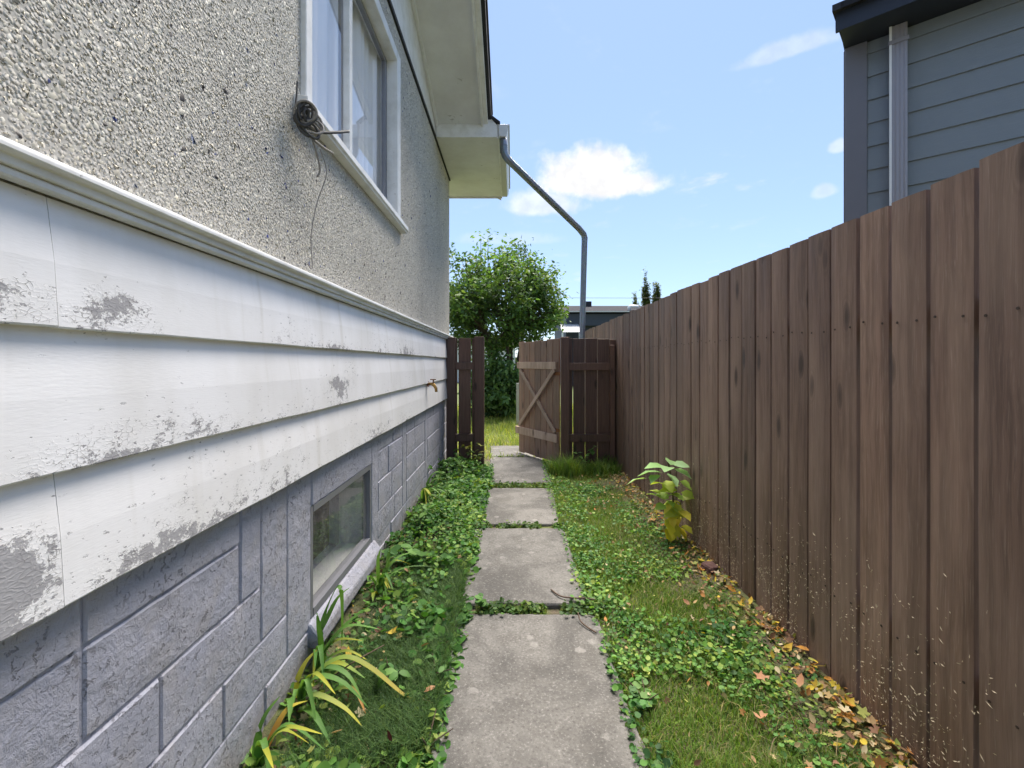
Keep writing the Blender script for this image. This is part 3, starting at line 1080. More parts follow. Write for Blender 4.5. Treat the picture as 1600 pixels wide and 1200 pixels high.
keep(strand([(HX + .03, 1.66, 2.22), (HX + .03, 1.67, 2.27), (HX + .03, 1.675, 2.32)], .0035, 'cable_black'), coil)
keep(strand([(HX + .04, 1.71, 2.19), (HX + .06, 1.75, 2.12), (HX + .06, 1.80, 2.05), (HX + .05, 1.80, 2.02)], .004, 'cable_grey'), coil)

# ------------------------------------------------------------------ brown board fence on the right
FNX = 1.267
fence = empty('fence', (FNX, .2, 0))
tag(fence, 'tall brown stained board fence along the right of the path', 'fence')
rr = random.Random(21)
yy = .12
PITCH = .1412
nails = MB()
boards = []
while yy < 11.0:
    w = PITCH - rr.uniform(.010, .018)
    top = 1.822 + rr.uniform(-.008, .012) + (.0 if yy < 3 else .006)
    proud = rr.uniform(-.002, .003)
    lean = rr.uniform(-.0015, .0015)
    mb = MB()
    n = 8
    zb = .0
    t = .019
    cup = rr.uniform(-.002, .002)
    for k in range(n + 1):
        z = zb + (top - zb) * k / n
        s = lean * (z - .9) / .9
        bow = .002 * mnoise.noise(Vector((yy * 5, z * 1.4, 2)))
        for (u, x) in ((0, 0), (.03 * w / .13, -.0025), (w * .5, -.003 - cup), (w - .03 * w / .13, -.0025), (w, 0), (w, t), (0, t)):
            mb.v.append((FNX + proud + x + bow, yy + u + s, z + (.003 * (u / w - .5) if k == n else 0)))
    for k in range(n):
        for q in range(7):
            a, b = k * 7 + q, k * 7 + (q + 1) % 7
            mb.f.append((a, b, b + 7, a + 7))
    mb.f.append(tuple(range(7))[::-1]); mb.f.append(tuple(n * 7 + q for q in range(7)))
    if yy < 7.9:
        keep(mb.build('board', 'fence_stain', loc=(FNX, yy + w / 2, 0)), fence)
        for zz in (.38, 1.42):
            for u in (.025, w - .025):
                p = (FNX + proud - .0035, yy + u + rr.uniform(-.006, .006), zz + rr.uniform(-.012, .012))
                if yy < 4.5: nails.tube([p, (p[0] - .0015, p[1], p[2])], .0042, 6)
    else:
        break
    boards.append((yy, w))
    yy += PITCH
o = nails.build('nail_heads', 'nail_rust'); keep(o, fence); o['kind'] = 'stuff'
for zz in (.38, 1.42):
    keep(MB().box(FNX + .028, FNX + .066, .1, yy, zz - .045, zz + .045).build('rail', 'fence_stain', loc=(FNX + .04, 3, zz)), fence)
for py_ in (.3, 2.7, 5.1, 7.5):
    keep(MB().box(FNX + .068, FNX + .157, py_, py_ + .09, -.3, 1.78).build('post', 'fence_stain', loc=(FNX + .1, py_, 0)), fence)
# dried grass clippings thrown on to the lower boards
n = 5200
cy_ = 1.0 + 3.6 * rng.beta(1.6, 2.0, n)
cz_ = np.abs(rng.normal(0, .22, n)) + .03
m_ = cz_ < .75
cy_, cz_ = cy_[m_], cz_[m_]
n = len(cy_)
clump = np.array([mnoise.noise(Vector((a * 3.1, b * 3.1, 4))) for a, b in zip(cy_, cz_)])
m_ = clump > -.12 + rng.uniform(-.3, .3, n)
cy_, cz_ = cy_[m_], cz_[m_]; n = len(cy_)
an = rng.uniform(0, 6.283, n); L = rng.lognormal(0, .42, n) * .0042; W = rng.uniform(.0007, .0015, n)
dy, dz = np.cos(an) * L, np.sin(an) * L
V = np.zeros((n, 4, 3), dtype=np.float32)
V[:, :, 0] = FNX - .0105
V[:, 0, 1], V[:, 0, 2] = cy_ - dy, cz_ - dz
V[:, 1, 1], V[:, 1, 2] = cy_ - np.sin(an) * W, cz_ + np.cos(an) * W
V[:, 2, 1], V[:, 2, 2] = cy_ + dy, cz_ + dz
V[:, 3, 1], V[:, 3, 2] = cy_ + np.sin(an) * W, cz_ - np.cos(an) * W
V[:, 1, 0] -= .001
T = np.array([(0, 1, 2), (0, 2, 3)])
o = np_mesh('grass_clippings', V.reshape(-1, 3), (T[None] + (np.arange(n) * 4)[:, None, None]).reshape(-1, 3), None, 'straw')
tag(o, 'dried grass clippings stuck to the lower fence boards', 'clippings', kind='stuff')

# ------------------------------------------------------------------ fence panels and gate
GY = 5.5


def panel(name, label, x0, posts, bds, rails, z_top):
    e = empty(name, (x0, GY, 0))
    tag(e, label, 'fence', 'short fences beside the gate')
    for (a, b, d, zt) in posts:
        keep(MB().box(a, b, GY - d, GY + .09 - d, -.2, zt).build('post', 'panel_stain', bevel=.004, loc=((a + b) / 2, GY, 0)), e)
    for (a, b, zt) in bds:
        keep(MB().box(a, b, GY + .05, GY + .069, .04, zt).build('board', 'panel_stain', bevel=.002, loc=((a + b) / 2, GY + .06, 0)), e)
    for (a, b, z) in rails:
        keep(MB().box(a, b, GY + .005, GY + .0495, z - .046, z + .046).build('rail', 'panel_stain', bevel=.003, loc=((a + b) / 2, GY, z)), e)
    return e


panel('board_fence', 'narrow dark brown fence panel against the house corner', -.57,
      [(-.795, -.688, .0, 1.592), (-.455, -.338, .02, 1.60)],
      [(-.652, -.503, 1.585), (-.488, -.44, 1.585), (-.80, -.668, 1.58)],
      [(-.6875, -.4555, 1.245), (-.6875, -.4555, .375)], 1.59)
panel('board_fence', 'wider dark brown fence panel between the gate and the long fence', .93,
      [(.592, .690, .02, 1.595), (1.185, 1.245, .0, 1.50)],
      [(.655, .738, 1.585), (.747, .888, 1.58), (.896, 1.038, 1.582), (1.045, 1.188, 1.575), (1.197, 1.262, 1.565)],
      [(.6905, 1.1845, 1.238), (.6905, 1.1845, .372)], 1.59)

gate = empty('gate', (.588, 5.60, 0), math.atan2(.80, -.488))
tag(gate, 'open brown board gate with weathered X brace', 'gate')
GW = .93
nb = 7
bw = GW / nb
for i in range(nb):
    a = i * bw + .004
    top = 1.572 + random.uniform(-.006, .006) + (.012 if i < 2 else 0)
    o = MB().box(a, a + bw - random.uniform(.005, .009), -.009, .009, .045 + random.uniform(-.008, .008), top).build('board', 'gate_stain', gate, bevel=.002)
    # local origin at the board for its own grain
    me = o.data; c = Vector((a + bw / 2, 0, 0)); me.transform(Matrix.Translation(-c)); o.location = c
# face towards the camera/left is local +y
def gbox(name, x0, x1, z0, z1, y0=.0095, y1=.031):
    o = MB().box(x0, x1, y0, y1, z0, z1).build(name, 'brace_wood', gate, bevel=.003)
    c = Vector(((x0 + x1) / 2, (y0 + y1) / 2, (z0 + z1) / 2)); o.data.transform(Matrix.Translation(-c)); o.location = c
gbox('rail', .05, GW + .02, 1.205, 1.295)
gbox('rail', .03, GW + .06, .295, .395)
def brace(xa, za, xb, zb, y0, y1, w=.052):
    d = Vector((xb - xa, 0, zb - za)); L = d.length
    o = MB().box(-w / 2, w / 2, 0, y1 - y0, -L / 2, L / 2).build('brace', 'brace_wood', gate, bevel=.003)
    o.location = ((xa + xb) / 2, y0, (za + zb) / 2)
    o.rotation_euler = (0, math.atan2(d.x, d.z), 0)
brace(.07, .42, .88, 1.19, .0095, .0295)
brace(.88, .42, .07, 1.19, .0300, .050)
for z in (.45, 1.15):
    o = MB().box(-.02, .12, .0095, .0125, z - .02, z + .02).build('hinge', 'rust', gate)

# ------------------------------------------------------------------ neighbour's house
NC = Vector((2.74, 3.72, 0)); NU = Vector((.754, -.656, 0)); NN = Vector((-.656, -.754, 0))
nrot = math.atan2(NU.y, NU.x)
nh = empty('neighbour_house', tuple(NC), nrot)      # local +x along the wall, local -y towards the viewer
tag(nh, 'blue grey lap sided house behind the board fence', 'house')
E0 = .1846
WL = 7.0
def npart(mb, name, mat, **kw):
    return mb.build(name, mat, nh, **kw)
z = 2.63 - E0 * 14
k = 0
while z < 3.80:
    zt = min(z + E0 + .02, 3.84)
    mb = MB().prism([(-.004, z + .004), (-.010, z + .004), (-.010, z), (-.021, z), (-.006, zt), (-.0, zt)], 0, .131, WL)
    o = npart(mb, 'siding_board', 'blue_grey_siding')
    o.data.transform(Matrix.Translation((-2, 0, -z))); o.location = (2, 0, z)
    z += E0
npart(MB().box(0, WL, 0.0, .2, -.3, 3.84), 'wall', 'garage_dark')
npart(MB().box(.0, .2, .2005, 7, -.3, 3.84), 'wall', 'blue_grey_siding')
npart(MB().box(-.012, .130, -.032, -.0005, -.3, 3.84), 'corner_trim', 'fibre_cement_trim', bevel=.002)
npart(MB().box(-.024, -.0005, -.0005, .12, -.3, 3.84), 'corner_trim', 'fibre_cement_trim', bevel=.002)
npart(MB().box(-.02, WL, -.32, 7, 3.845, 3.87), 'soffit', 'garage_dark')
npart(MB().box(-.045, WL, -.345, -.3205, 3.82, 4.0), 'fascia', 'garage_dark')
npart(MB().prism([(-.4, 3.95), (7.4, 5.6), (7.4, 5.64), (-.4, 4.0)], 0, -.06, WL), 'roof', 'shingles')
mb = MB()
prof = []
DS0, DS1 = .272, .372
for i, u in enumerate(np.linspace(0, 1, 9)):
    prof.append((DS0 + (DS1 - DS0) * u, -.095 - (.003 if i % 2 else 0)))
mb.prism(prof + [(DS1, -.028), (DS0, -.028)], 2, -.2, 3.84)
dn = npart(mb, 'downspout', 'downspout_grey')
o = MB().box(DS0 - .005, DS0 + .010, -.1035, -.0995, -.2, 3.84).build('edge_highlight', 'downspout_highlight', dn)  # sunlit left edge of the downspout, painted in as a white strip
for z in (2.3, 3.7):
    MB().box(DS0 - .01, DS1 + .01, -.106, -.102, z, z + .03).build('strap', 'downspout_grey', dn)

# ------------------------------------------------------------------ far buildings
fh = empty('garage', (2.75, 25, 0))
tag(fh, 'low dark blue house with grey shingle roof beyond the fence', 'house')
def fpart(mb, name, mat, **kw):
    return keep(mb.build(name, mat, **kw), fh)
fpart(MB().box(3.0, 16, 25.6, 32, 0, 4.05), 'wall', 'garage_dark')
fpart(MB().box(3.0, 16, 25.2, 25.595, 3.35, 4.0), 'beam', 'garage_fascia')
fpart(MB().prism([(24.9, 4.10), (29.5, 4.98), (34, 4.10)], 0, 2.7, 16.3), 'roof', 'shingles')
fpart(MB().box(2.65, 16.3, 24.86, 24.895, 4.06, 4.11), 'eave_board', 'awning_metal')
fpart(MB().box(3.0, 3.3, 25.25, 25.55, 0, 3.345), 'post', 'garage_dark')
vb = MB().tube([(6.6, 25.6, 4.2), (6.6, 25.6, 4.42), (6.7, 25.6, 4.47), (7.1, 25.6, 4.44)], .1, 10)
fpart(vb, 'vent_pipe', 'vent_white', smooth=True)
fpart(MB().box(4.65, 5.0, 28.6, 29.0, 4.7, 5.15), 'roof_vent', 'shingle_edge')
aw = empty('awning', (3.4, 24, 2.9))
keep(aw, fh)
for i in range(9):
    x = 2.62 + i * .115
    keep(MB().add([(x, 23.7, 2.90), (x + .11, 23.7, 2.90), (x + .11 + .0, 25.1, 3.42), (x + .0, 25.1, 3.42), (x, 23.7, 2.87), (x + .11, 23.7, 2.87), (x + .11, 25.1, 3.39), (x, 25.1, 3.39)],
                  [(0, 1, 2, 3), (7, 6, 5, 4), (0, 4, 5, 1), (1, 5, 6, 2), (2, 6, 7, 3), (3, 7, 4, 0)]).build('slat', 'awning_metal'), aw)
fpart(MB().box(2.6, 2.68, 23.75, 23.83, 0, 2.868), 'awning_post', 'vent_white')
fpart(MB().box(3.5, 3.58, 23.75, 23.83, 0, 2.868), 'awning_post', 'vent_white')

ph = empty('pale_shed', (-4, 30, 0))
tag(ph, 'pale shed glimpsed behind the leafy tree', 'shed')
keep(MB().box(-6.5, .2, 30, 34, 0, 2.5).build('wall', 'vent_white'), ph)
keep(MB().prism([(29.6, 2.5), (32, 3.2), (34.4, 2.5)], 0, -6.8, .5).build('roof', 'shingles'), ph)
o = MB().box(.085, .16, 9.0, 9.07, 0, .88).build('marker_post', 'pale_timber', bevel=.005)
tag(o, 'short pale timber post standing behind the open gate', 'post')

o = strand([(-30, 40, 7.35), (0, 41, 7.22), (10, 41.5, 7.2), (60, 44, 7.5)], .016, 'wire', 'overhead_wire')
tag(o, 'thin overhead wire above the low dark house roof', 'wire')

# ------------------------------------------------------------------ vegetation
def leaf_template(kind):
    if kind == 'diamond':
        v = np.array([(0, 0, 0), (.45, .28, .06), (1, 0, -.03), (.45, -.28, .06)], float)
        t = np.array([(0, 2, 1), (0, 3, 2)])
    elif kind == 'ovate':
        v = np.array([(0, 0, 0), (.25, .24, .05), (.6, .24, .05), (1, 0, -.08), (.6, -.24, .05), (.25, -.24, .05), (.5, 0, 0)], float)
        t = np.array([(0, 6, 1), (1, 6, 2), (2, 6, 3), (3, 6, 4), (4, 6, 5), (5, 6, 0)])
    elif kind == 'round':
        pts = [(0.08, 0, 0)]
        for a in np.linspace(150, -150, 8):
            pts.append((.5 + .5 * math.cos(R(a)) * 1.0, .55 * math.sin(R(a)), .09 + .05 * math.cos(3 * R(a))))
        v = np.array(pts)
        v[0] = (.18, 0, 0)
        t = np.array([(0, i + 1, i) for i in range(1, 8)])
    elif kind == 'maple':
        pts = [(.3, 0, .0)]
        rs = [.34, .5, .36, .62, .40, .72, .40, .62, .36, .5, .34]
        for a, r in zip(np.linspace(160, -160, 11), rs):
            pts.append((.3 + r * math.cos(R(a)), r * math.sin(R(a)), .12 * r * math.sin(5 * R(a))))
        v = np.array(pts)
        t = np.array([(0, i + 1, i) for i in range(1, 11)])
    return v, t


def blades(n, x, y, z0, h, lean, w, cols, name, label, cat='grass'):
    yaw = rng.uniform(0, 6.283, n)
    fx, fy = np.cos(yaw), np.sin(yaw)
    V = np.zeros((n, 5, 3), dtype=np.float32)
    p = np.stack([x, y, z0], 1)
    side = np.stack([-fy, fx, np.zeros(n)], 1) * w[:, None]
    V[:, 0], V[:, 1] = p - side, p + side
    m = p + np.stack([fx * lean * .35, fy * lean * .35, h * .6], 1)
    V[:, 2], V[:, 3] = m - side * .8, m + side * .8
    V[:, 4] = p + np.stack([fx * lean, fy * lean, h * np.sqrt(np.clip(1 - (lean / np.maximum(h, 1e-4)) ** 2 * .35, .2, 1))], 1)
    T = np.array([(0, 1, 3), (0, 3, 2), (2, 3, 4)])
    o = np_mesh(name, V.reshape(-1, 3), (T[None] + (np.arange(n) * 5)[:, None, None]).reshape(-1, 3), np.repeat(cols, 5, axis=0), 'grass_blade')
    tag(o, label, cat, kind='stuff')
    return o


def pick(pal, n, p=None, var=.25):
    pal = np.array(pal)
    return pal[rng.choice(len(pal), n, p=p)] * rng.uniform(1 - var, 1 + var, (n, 1))


def slab_mask(x, y, m=0.0):
    """true where a point lies clear of the slabs"""
    rects = [(-.27, .43, .9, 2.29), (-.275, .395, 2.39, 3.47), (-.277, .385, 3.58, 4.61), (-.27, .41, 4.79, 6.1), (-.31, .55, 6.16, 6.95)]
    ok = np.ones(len(x), bool)
    for (a, b, c, d) in rects:
        ok &= ~((x > a + m) & (x < b - m) & (y > c + m) & (y < d - m))
    return ok


G_LAWN = [(.100, .195, .028), (.135, .235, .038), (.175, .26, .05), (.22, .26, .07), (.075, .15, .028), (.30, .27, .12)]
# lawn on the right
n = 95000
y = 1.2 + 5.2 * rng.uniform(0, 1, n) ** 1.45
x = rng.uniform(.37, 1.26, n)
dn_ = grid_noise(x, y, 3.0, 2.0)
m_ = slab_mask(x, y, .015) & (dn_ + rng.uniform(-.35, .35, n) > -.5) & (x < 1.20 + .06 * rng.uniform(-1, 1, n))
x, y = x[m_], y[m_]; n = len(x)
h = rng.uniform(.02, .055, n) * (1 + .5 * grid_noise(x, y, 2.0, 7.0))
edge = np.clip((x - .95) / .25, 0, 1)
blades(n, x, y, np.full(n, -.01), h, h * rng.uniform(.2, .9, n), rng.uniform(.0012, .0025, n), pick(G_LAWN, n, [.22, .26, .22, .12, .1, .08]), 'lawn_grass', 'short grass growing between the path and the long fence')
# fine long grass on the left
n = 46000
y = 1.25 + 1.7 * rng.uniform(0, 1, n)
x = -.72 + .46 * rng.uniform(0, 1, n)
dn_ = grid_noise(x, y, 2.6, 12.0)
m_ = slab_mask(x, y, .0) & (dn_ + rng.uniform(-.25, .25, n) > -.35)
x, y = x[m_], y[m_]; n = len(x)
h = rng.uniform(.04, .10, n)
blades(n, x, y, np.full(n, -.01), h, h * rng.uniform(.5, 1.0, n), rng.uniform(.0009, .0018, n), pick([(.065, .135, .04), (.085, .16, .046), (.11, .18, .05), (.055, .11, .036)], n), 'fescue_grass', 'fine dark green grass flopping over the left path edge')
# tall tuft under the panel by the gate
n = 5200
cx_, cy_ = rng.uniform(.44, 1.22, n), rng.normal(5.30, .11, n)
h = rng.uniform(.06, .26, n) * (.5 + .8 * np.clip(grid_noise(cx_, cy_, 4, 3) + .4, 0, 1))
m_ = (cy_ < 5.47) | (cx_ < .62)
m_ &= slab_mask(cx_, cy_)
cx_, cy_, h = cx_[m_], cy_[m_], h[m_]; n = len(h)
blades(n, cx_, cy_, np.full(n, -.01), h, h * rng.uniform(.3, 1.0, n), rng.uniform(.0018, .0034, n), pick([(.09, .18, .03), (.13, .23, .04), (.19, .25, .05), (.07, .13, .03)], n), 'tall_grass', 'unmown grass tufts at the foot of the gate panel')
# yard beyond the gate
n = 26000
y = rng.uniform(5.9, 13.5, n); x = rng.uniform(-1.6, 2.2, n)
m_ = slab_mask(x, y, .02) & ((y > 6.2) | (x > -.8))
x, y = x[m_], y[m_]; n = len(x)
h = rng.uniform(.05, .16, n) * (1 + .6 * grid_noise(x, y, 1.2, 3))
blades(n, x, y, np.full(n, -.02), h, h * rng.uniform(.3, .9, n), rng.uniform(.003, .006, n), pick([(.22, .30, .05), (.29, .34, .06), (.36, .36, .09), (.17, .24, .04)], n), 'yard_grass', 'bright yard grass seen through the open gate')

# ground ivy
IVY = [(0.054, 0.138, 0.034), (0.072, 0.174, 0.042), (0.096, 0.210, 0.050), (0.138, 0.246, 0.060), (0.066, 0.138, 0.054), (0.192, 0.270, 0.066)]


def ivy(n, x, y, size, hmax, name, label, pal=IVY, kind='round', tiltmu=.15):
    v, t = leaf_template(kind)
    n = len(x)
    z = rng.uniform(.004, 1, n) ** 1.3 * hmax
    fr = frames_from(rng.uniform(0, 6.283, n), rng.normal(tiltmu, .35, n), rng.normal(0, .4, n))
    V, T = scatter(v, t, np.stack([x, y, z], 1), fr, size)
    tone = grid_noise(x, y, 1.7, 40.) + .6 * grid_noise(x, y, 5., 41.)
    c = pick(pal, n, var=.3) * (1 + .55 * tone)[:, None] * np.stack([1.0 + .4 * np.clip(tone, -.4, .6), np.full(n, 1.08), np.full(n, .9)], 1)
    o = np_mesh(name, V, T, np.repeat(c, len(v), axis=0), 'leaf', smooth=False)
    tag(o, label, 'ground ivy', kind='stuff')
    return o


# right side: patches, thick along the slab edge
n = 30000
y = 1.25 + 4.6 * rng.uniform(0, 1, n) ** 1.5
x = rng.uniform(.33, 1.23, n)
pn = grid_noise(x, y, 2.3, 21.0) + .5 * grid_noise(x, y, 6, 5)
pr = np.where(x < .60, .62, .30) + 1.7 * pn
m_ = slab_mask(x, y, .045) & (rng.uniform(0, 1, n) < pr) & ((x < 1.12) | (rng.uniform(0, 1, n) < .5))
x, y = x[m_], y[m_]
ivy(len(x), x, y, rng.uniform(.009, .024, len(x)) * (1 + .5 * grid_noise(x, y, 2.2, 55.)), .05, 'ground_ivy', 'round leaved ground ivy spreading through the right lawn')
# left bed
n = 21000
y = 1.25 + 4.35 * rng.uniform(0, 1, n) ** 1.2
x = rng.uniform(-.82, -.20, n)
pn = grid_noise(x, y, 2.5, 31.0)
thin = np.where(y < 2.2, np.where((x > -.58) & (x < -.34), .42, .9), np.where(y < 2.9, .6, .95))
m_ = slab_mask(x, y, .05) & (rng.uniform(0, 1, n) < thin + 1.0 * pn)
x, y = x[m_], y[m_]
hm = np.where(y > 2.7, .12, .06) * np.clip(1.2 + grid_noise(x, y, 3, 9), .5, 2) * np.clip((-.22 - x) / .2, .35, 1)
ivy(len(x), x, y, rng.uniform(.014, .038, len(x)) * (1 + .6 * grid_noise(x, y, 2.0, 56.)), hm, 'ground_ivy', 'dense dark ground ivy along the left foundation bed')
# joints between slabs
jx, jy = [], []
for (yj, wj, xa, xb, k) in ((2.338, .065, -.32, .46, 760), (3.523, .055, -.30, .42, 520), (4.70, .085, -.30, .44, 560), (6.13, .04, -.27, .3, 160)):
    a = rng.uniform(xa, xb, k)
    keepj = np.array([mnoise.noise(Vector((u * 7, yj * 3, 1))) for u in a]) > -.28
    a = a[keepj]
    jx.append(a); jy.append(yj + rng.normal(0, wj * .5, len(a)))
jx, jy = np.concatenate(jx), np.concatenate(jy)
o = ivy(len(jx), jx, jy, rng.uniform(.012, .028, len(jx)), .04, 'joint_weeds', 'small green weeds filling the joints between the slabs', pal=[(.05, .10, .02), (.07, .13, .03), (.035, .075, .02), (.10, .14, .03)])
o['category'] = 'weeds'
n = 5200
xg = rng.uniform(-.29, .42, n); yj = rng.choice([2.338, 3.523, 4.70], n)
kj = np.array([mnoise.noise(Vector((a * 7, b * 3, 1))) for a, b in zip(xg, yj)]) > -.35
xg, yj = xg[kj], yj[kj]; n = len(xg)
yg = yj + rng.normal(0, .032, n) * np.where(yj == 4.70, 1.8, 1)
h = rng.uniform(.015, .04, n)
blades(n, xg, yg, np.full(n, -.005), h, h * rng.uniform(.3, 1, n), rng.uniform(.001, .002, n), pick(G_LAWN, n), 'joint_grass', 'short grass sprouting in the slab joints')

# leaf litter ------------------------------------------------------
DRY = [(.33, .22, .11), (.40, .28, .13), (.26, .16, .09), (.46, .36, .20), (.20, .11, .07), (.52, .44, .28), (.42, .20, .07), (.30, .32, .09), (.20, .26, .07)]
YEL = [(.50, .38, .05), (.55, .32, .04), (.45, .42, .08), (.52, .24, .03)]


def litter(n, x, y, size, pal, name, label, zmax=.05):
    n = len(x)
    half = n // 5
    Vs, Ts, Cs, base = [], [], [], 0
    for kind, sl in (('maple', slice(0, half)), ('ovate', slice(half, n))):
        v, t = leaf_template(kind)
        v = v.copy(); v[:, 2] += .35 * (v[:, 0] - .4) ** 2 + .5 * v[:, 1] ** 2
        k = len(x[sl])
        fr = frames_from(rng.uniform(0, 6.283, k), rng.normal(.1, .45, k), rng.normal(0, .6, k))
        V, T = scatter(v, t, np.stack([x[sl], y[sl], rng.uniform(.012, zmax, k)], 1), fr, size[sl])
        Vs.append(V); Ts.append(T + base); base += len(V)
        Cs.append(np.repeat(pick(pal, k, var=.3), len(v), axis=0))
    o = np_mesh(name, np.concatenate(Vs), np.concatenate(Ts), np.concatenate(Cs), 'dry_leaf')
    tag(o, label, 'leaf litter', kind='stuff')


n = 1700
y = 1.3 + 3.9 * rng.uniform(0, 1, n) ** 1.3
x = 1.262 - np.abs(rng.normal(0, .11, n))
litter(n, x, y, rng.uniform(.016, .04, n), DRY + YEL[:1], 'leaf_litter', 'drift of fallen leaves along the foot of the fence', .06)
n = 330
y = 1.3 + 3.8 * rng.uniform(0, 1, n); x = rng.uniform(.42, 1.2, n)
m_ = slab_mask(x, y); x, y = x[m_], y[m_]
litter(len(x), x, y, rng.uniform(.015, .032, len(x)), DRY, 'scattered_leaf_litter', 'small dry leaves scattered over the right lawn', .05)
n = 620
y = 1.3 + 3.6 * rng.uniform(0, 1, n); x = -.80 + np.abs(rng.normal(0, .16, n))
m_ = slab_mask(x, y); x, y = x[m_], y[m_]
litter(len(x), x, y, rng.uniform(.015, .042, len(x)), DRY + [(.12, .03, .03)], 'bed_leaf_litter', 'brown leaves lying in the bed against the foundation', .07)

# straw-coloured dead stems
n = 1500
y = 1.3 + 4.2 * rng.uniform(0, 1, n); x = np.where(rng.uniform(0, 1, n) < .7, rng.uniform(.7, 1.22, n), rng.uniform(-.8, -.3, n))
h = rng.uniform(.01, .04, n)
blades(n, x, y, rng.uniform(.0, .03, n), h, h * 2.2, rng.uniform(.0007, .0013, n), pick([(.34, .27, .13), (.28, .20, .10)], n), 'dead_grass', 'straw coloured dead grass stems through the lawn')

# larger fallen leaves one can pick out: individual things
def one_leaf(name, kind, col, col2, size, loc, yaw, tilt, roll, curl=.5, mat='dry_leaf', parent=None):
    v, t = leaf_template(kind)
    # refine once for a smooth curl
    v = v.copy()
    v[:, 2] += curl * (v[:, 0] - .35) ** 2 + curl * .8 * v[:, 1] ** 2
    f = np.clip(v[:, 0], 0, 1)[:, None]
    c = np.array(col)[None] * (1 - f) + np.array(col2)[None] * f
    o = np_mesh(name, v * size, t, c, mat, parent, smooth=False)
    fr = frames_from(np.array([yaw]), np.array([tilt]), np.array([roll]))[0]
    M = Matrix([[float(fr[i][j]) for j in range(3)] for i in range(3)]).to_4x4()
    M.translation = Vector(loc)
    if parent is None: o.matrix_world = M
    else: o.matrix_local = M
    return o


rl = random.Random(8)
def px_ground(px, py, z=.03):
    Y = 711.1 * (EYE - z) / (py - 567.)
    return ((px - 800.) * Y / 711.1, Y, z)
big = [(1305, 1085, 'y'), (1320, 1095, 'o'), (1285, 1078, 'y'), (1347, 1108, 'o'), (1338, 1120, 'o'), (1210, 1000, 'y'), (1235, 985, 'o'), (1195, 975, 'o'), (1172, 945, 'y'), (1160, 950, 'y'), (1245, 1010, 'o'),
       (1150, 925, 'o'), (1098, 893, 'o'), (1108, 880, 'y'), (1070, 868, 'o'), (1045, 857, 'o'), (1040, 842, 'y'), (1078, 945, 'b'), (1185, 1117, 'b'), (1200, 1062, 'b'), (1250, 1075, 'b'), (1100, 925, 'b'), (1020, 810, 'o'), (1265, 1040, 'o'), (1222, 1020, 'y'),
       (1185, 960, 'y'), (1140, 905, 'o'), (1360, 1125, 'o'), (1295, 1060, 'o'), (1330, 1105, 'y')]
left = [(606, 992, 'y'), (622, 988, 'y'), (634, 996, 'o'), (560, 955, 'y'), (520, 1055, 'o'), (556, 1095, 'r'), (545, 1030, 'y'), (590, 905, 'r'), (575, 920, 'r'), (700, 975, 'b'), (680, 1072, 'b')]
cols = {'y': ((.52, .42, .07), (.55, .34, .05)), 'o': ((.50, .24, .04), (.42, .20, .06)), 'b': ((.42, .24, .14), (.36, .17, .09)), 'r': ((.12, .03, .03), (.2, .07, .04))}
words = {'y': 'yellow', 'o': 'orange brown', 'b': 'pinkish tan', 'r': 'dark red'}
for i, (a, b, k) in enumerate(big + left):
    p = px_ground(a, b, rl.uniform(.03, .055))
    if p[0] > 1.235: p = (1.235, p[1], p[2])
    if p[0] < -.79: p = (-.78, p[1], p[2])
    o = one_leaf('fallen_leaf', rl.choice(['maple', 'ovate', 'ovate', 'ovate']), *cols[k], rl.uniform(.038, .062), p, rl.uniform(0, 6.28), *((.1, .2, 1.3) if i % 3 == 0 else ((.02, .05, .25) if i % 3 == 1 else (.45, -.5, .4))))
    if i < len(big):
        where = 'lower lawn near the bottom edge' if b > 1050 else ('lawn below the dark stone' if b > 915 else ('lawn beside the dark stone' if b > 880 else 'ground under the sapling'))
        if p[0] > 1.06: where = {'lower': 'fence foot nearest the bottom edge', 'lawn below': 'fence foot midway to the dark stone'}.get('lower' if b > 1050 else ('lawn below' if b > 915 else ''), where)
    else:
        where = 'left bed by the basement window' if b < 1000 else 'left bed among the iris leaves'
    form = 'curled' if i % 3 == 0 else ('flat' if i % 3 == 1 else 'tilted')
    tag(o, f'{form} {words[k]} fallen leaf on the {where}', 'leaf', f'{words[k]} fallen leaves on the {where}')

# strap-leaved plants ------------------------------------------------
def strap(pts, w, name, parent, c0, c1, fold=.25):
    P = [Vector(p) for p in pts]
    out = []
    for i in range(len(P) - 1):
        p0, p1, p2, p3 = P[max(i - 1, 0)], P[i], P[i + 1], P[min(i + 2, len(P) - 1)]
        for k in range(5):
            t = k / 5
            out.append(.5 * ((2 * p1) + (p2 - p0) * t + (2 * p0 - 5 * p1 + 4 * p2 - p3) * t * t + (3 * p1 - p0 - 3 * p2 + p3) * t ** 3))
    out.append(P[-1])
    n = len(out)
    V, Cc = [], []
    for i, p in enumerate(out):
        t = (out[min(i + 1, n - 1)] - out[max(i - 1, 0)]).normalized()
        s = t.cross(Vector((0, 0, 1)))
        if s.length < .35: s = t.cross(Vector((.3, 1, 0)))
        s.normalize()
        nn = s.cross(t)
        f = i / (n - 1)
        ww = w * (min(1, .6 + f * 2)) * (1 - max(0, (f - .45) / .55) ** 1.6) + .0006
        for (q, d) in ((-1, fold), (0, 0), (1, fold)):
            V.append(p + s * q * ww + nn * d * ww)
            m = max(0, min(1, (f - .35) / .6))
            Cc.append([c0[j] * (1 - m) + c1[j] * m for j in range(3)])
    T = []
    for i in range(n - 1):
        for k in range(2):
            a = i * 3 + k
            T += [(a, a + 1, a + 4), (a, a + 4, a + 3)]
    o = np_mesh(name, np.array([tuple(v) for v in V]), np.array(T), np.array(Cc), 'leaf', smooth=True)
    keep(o, parent)
    return o


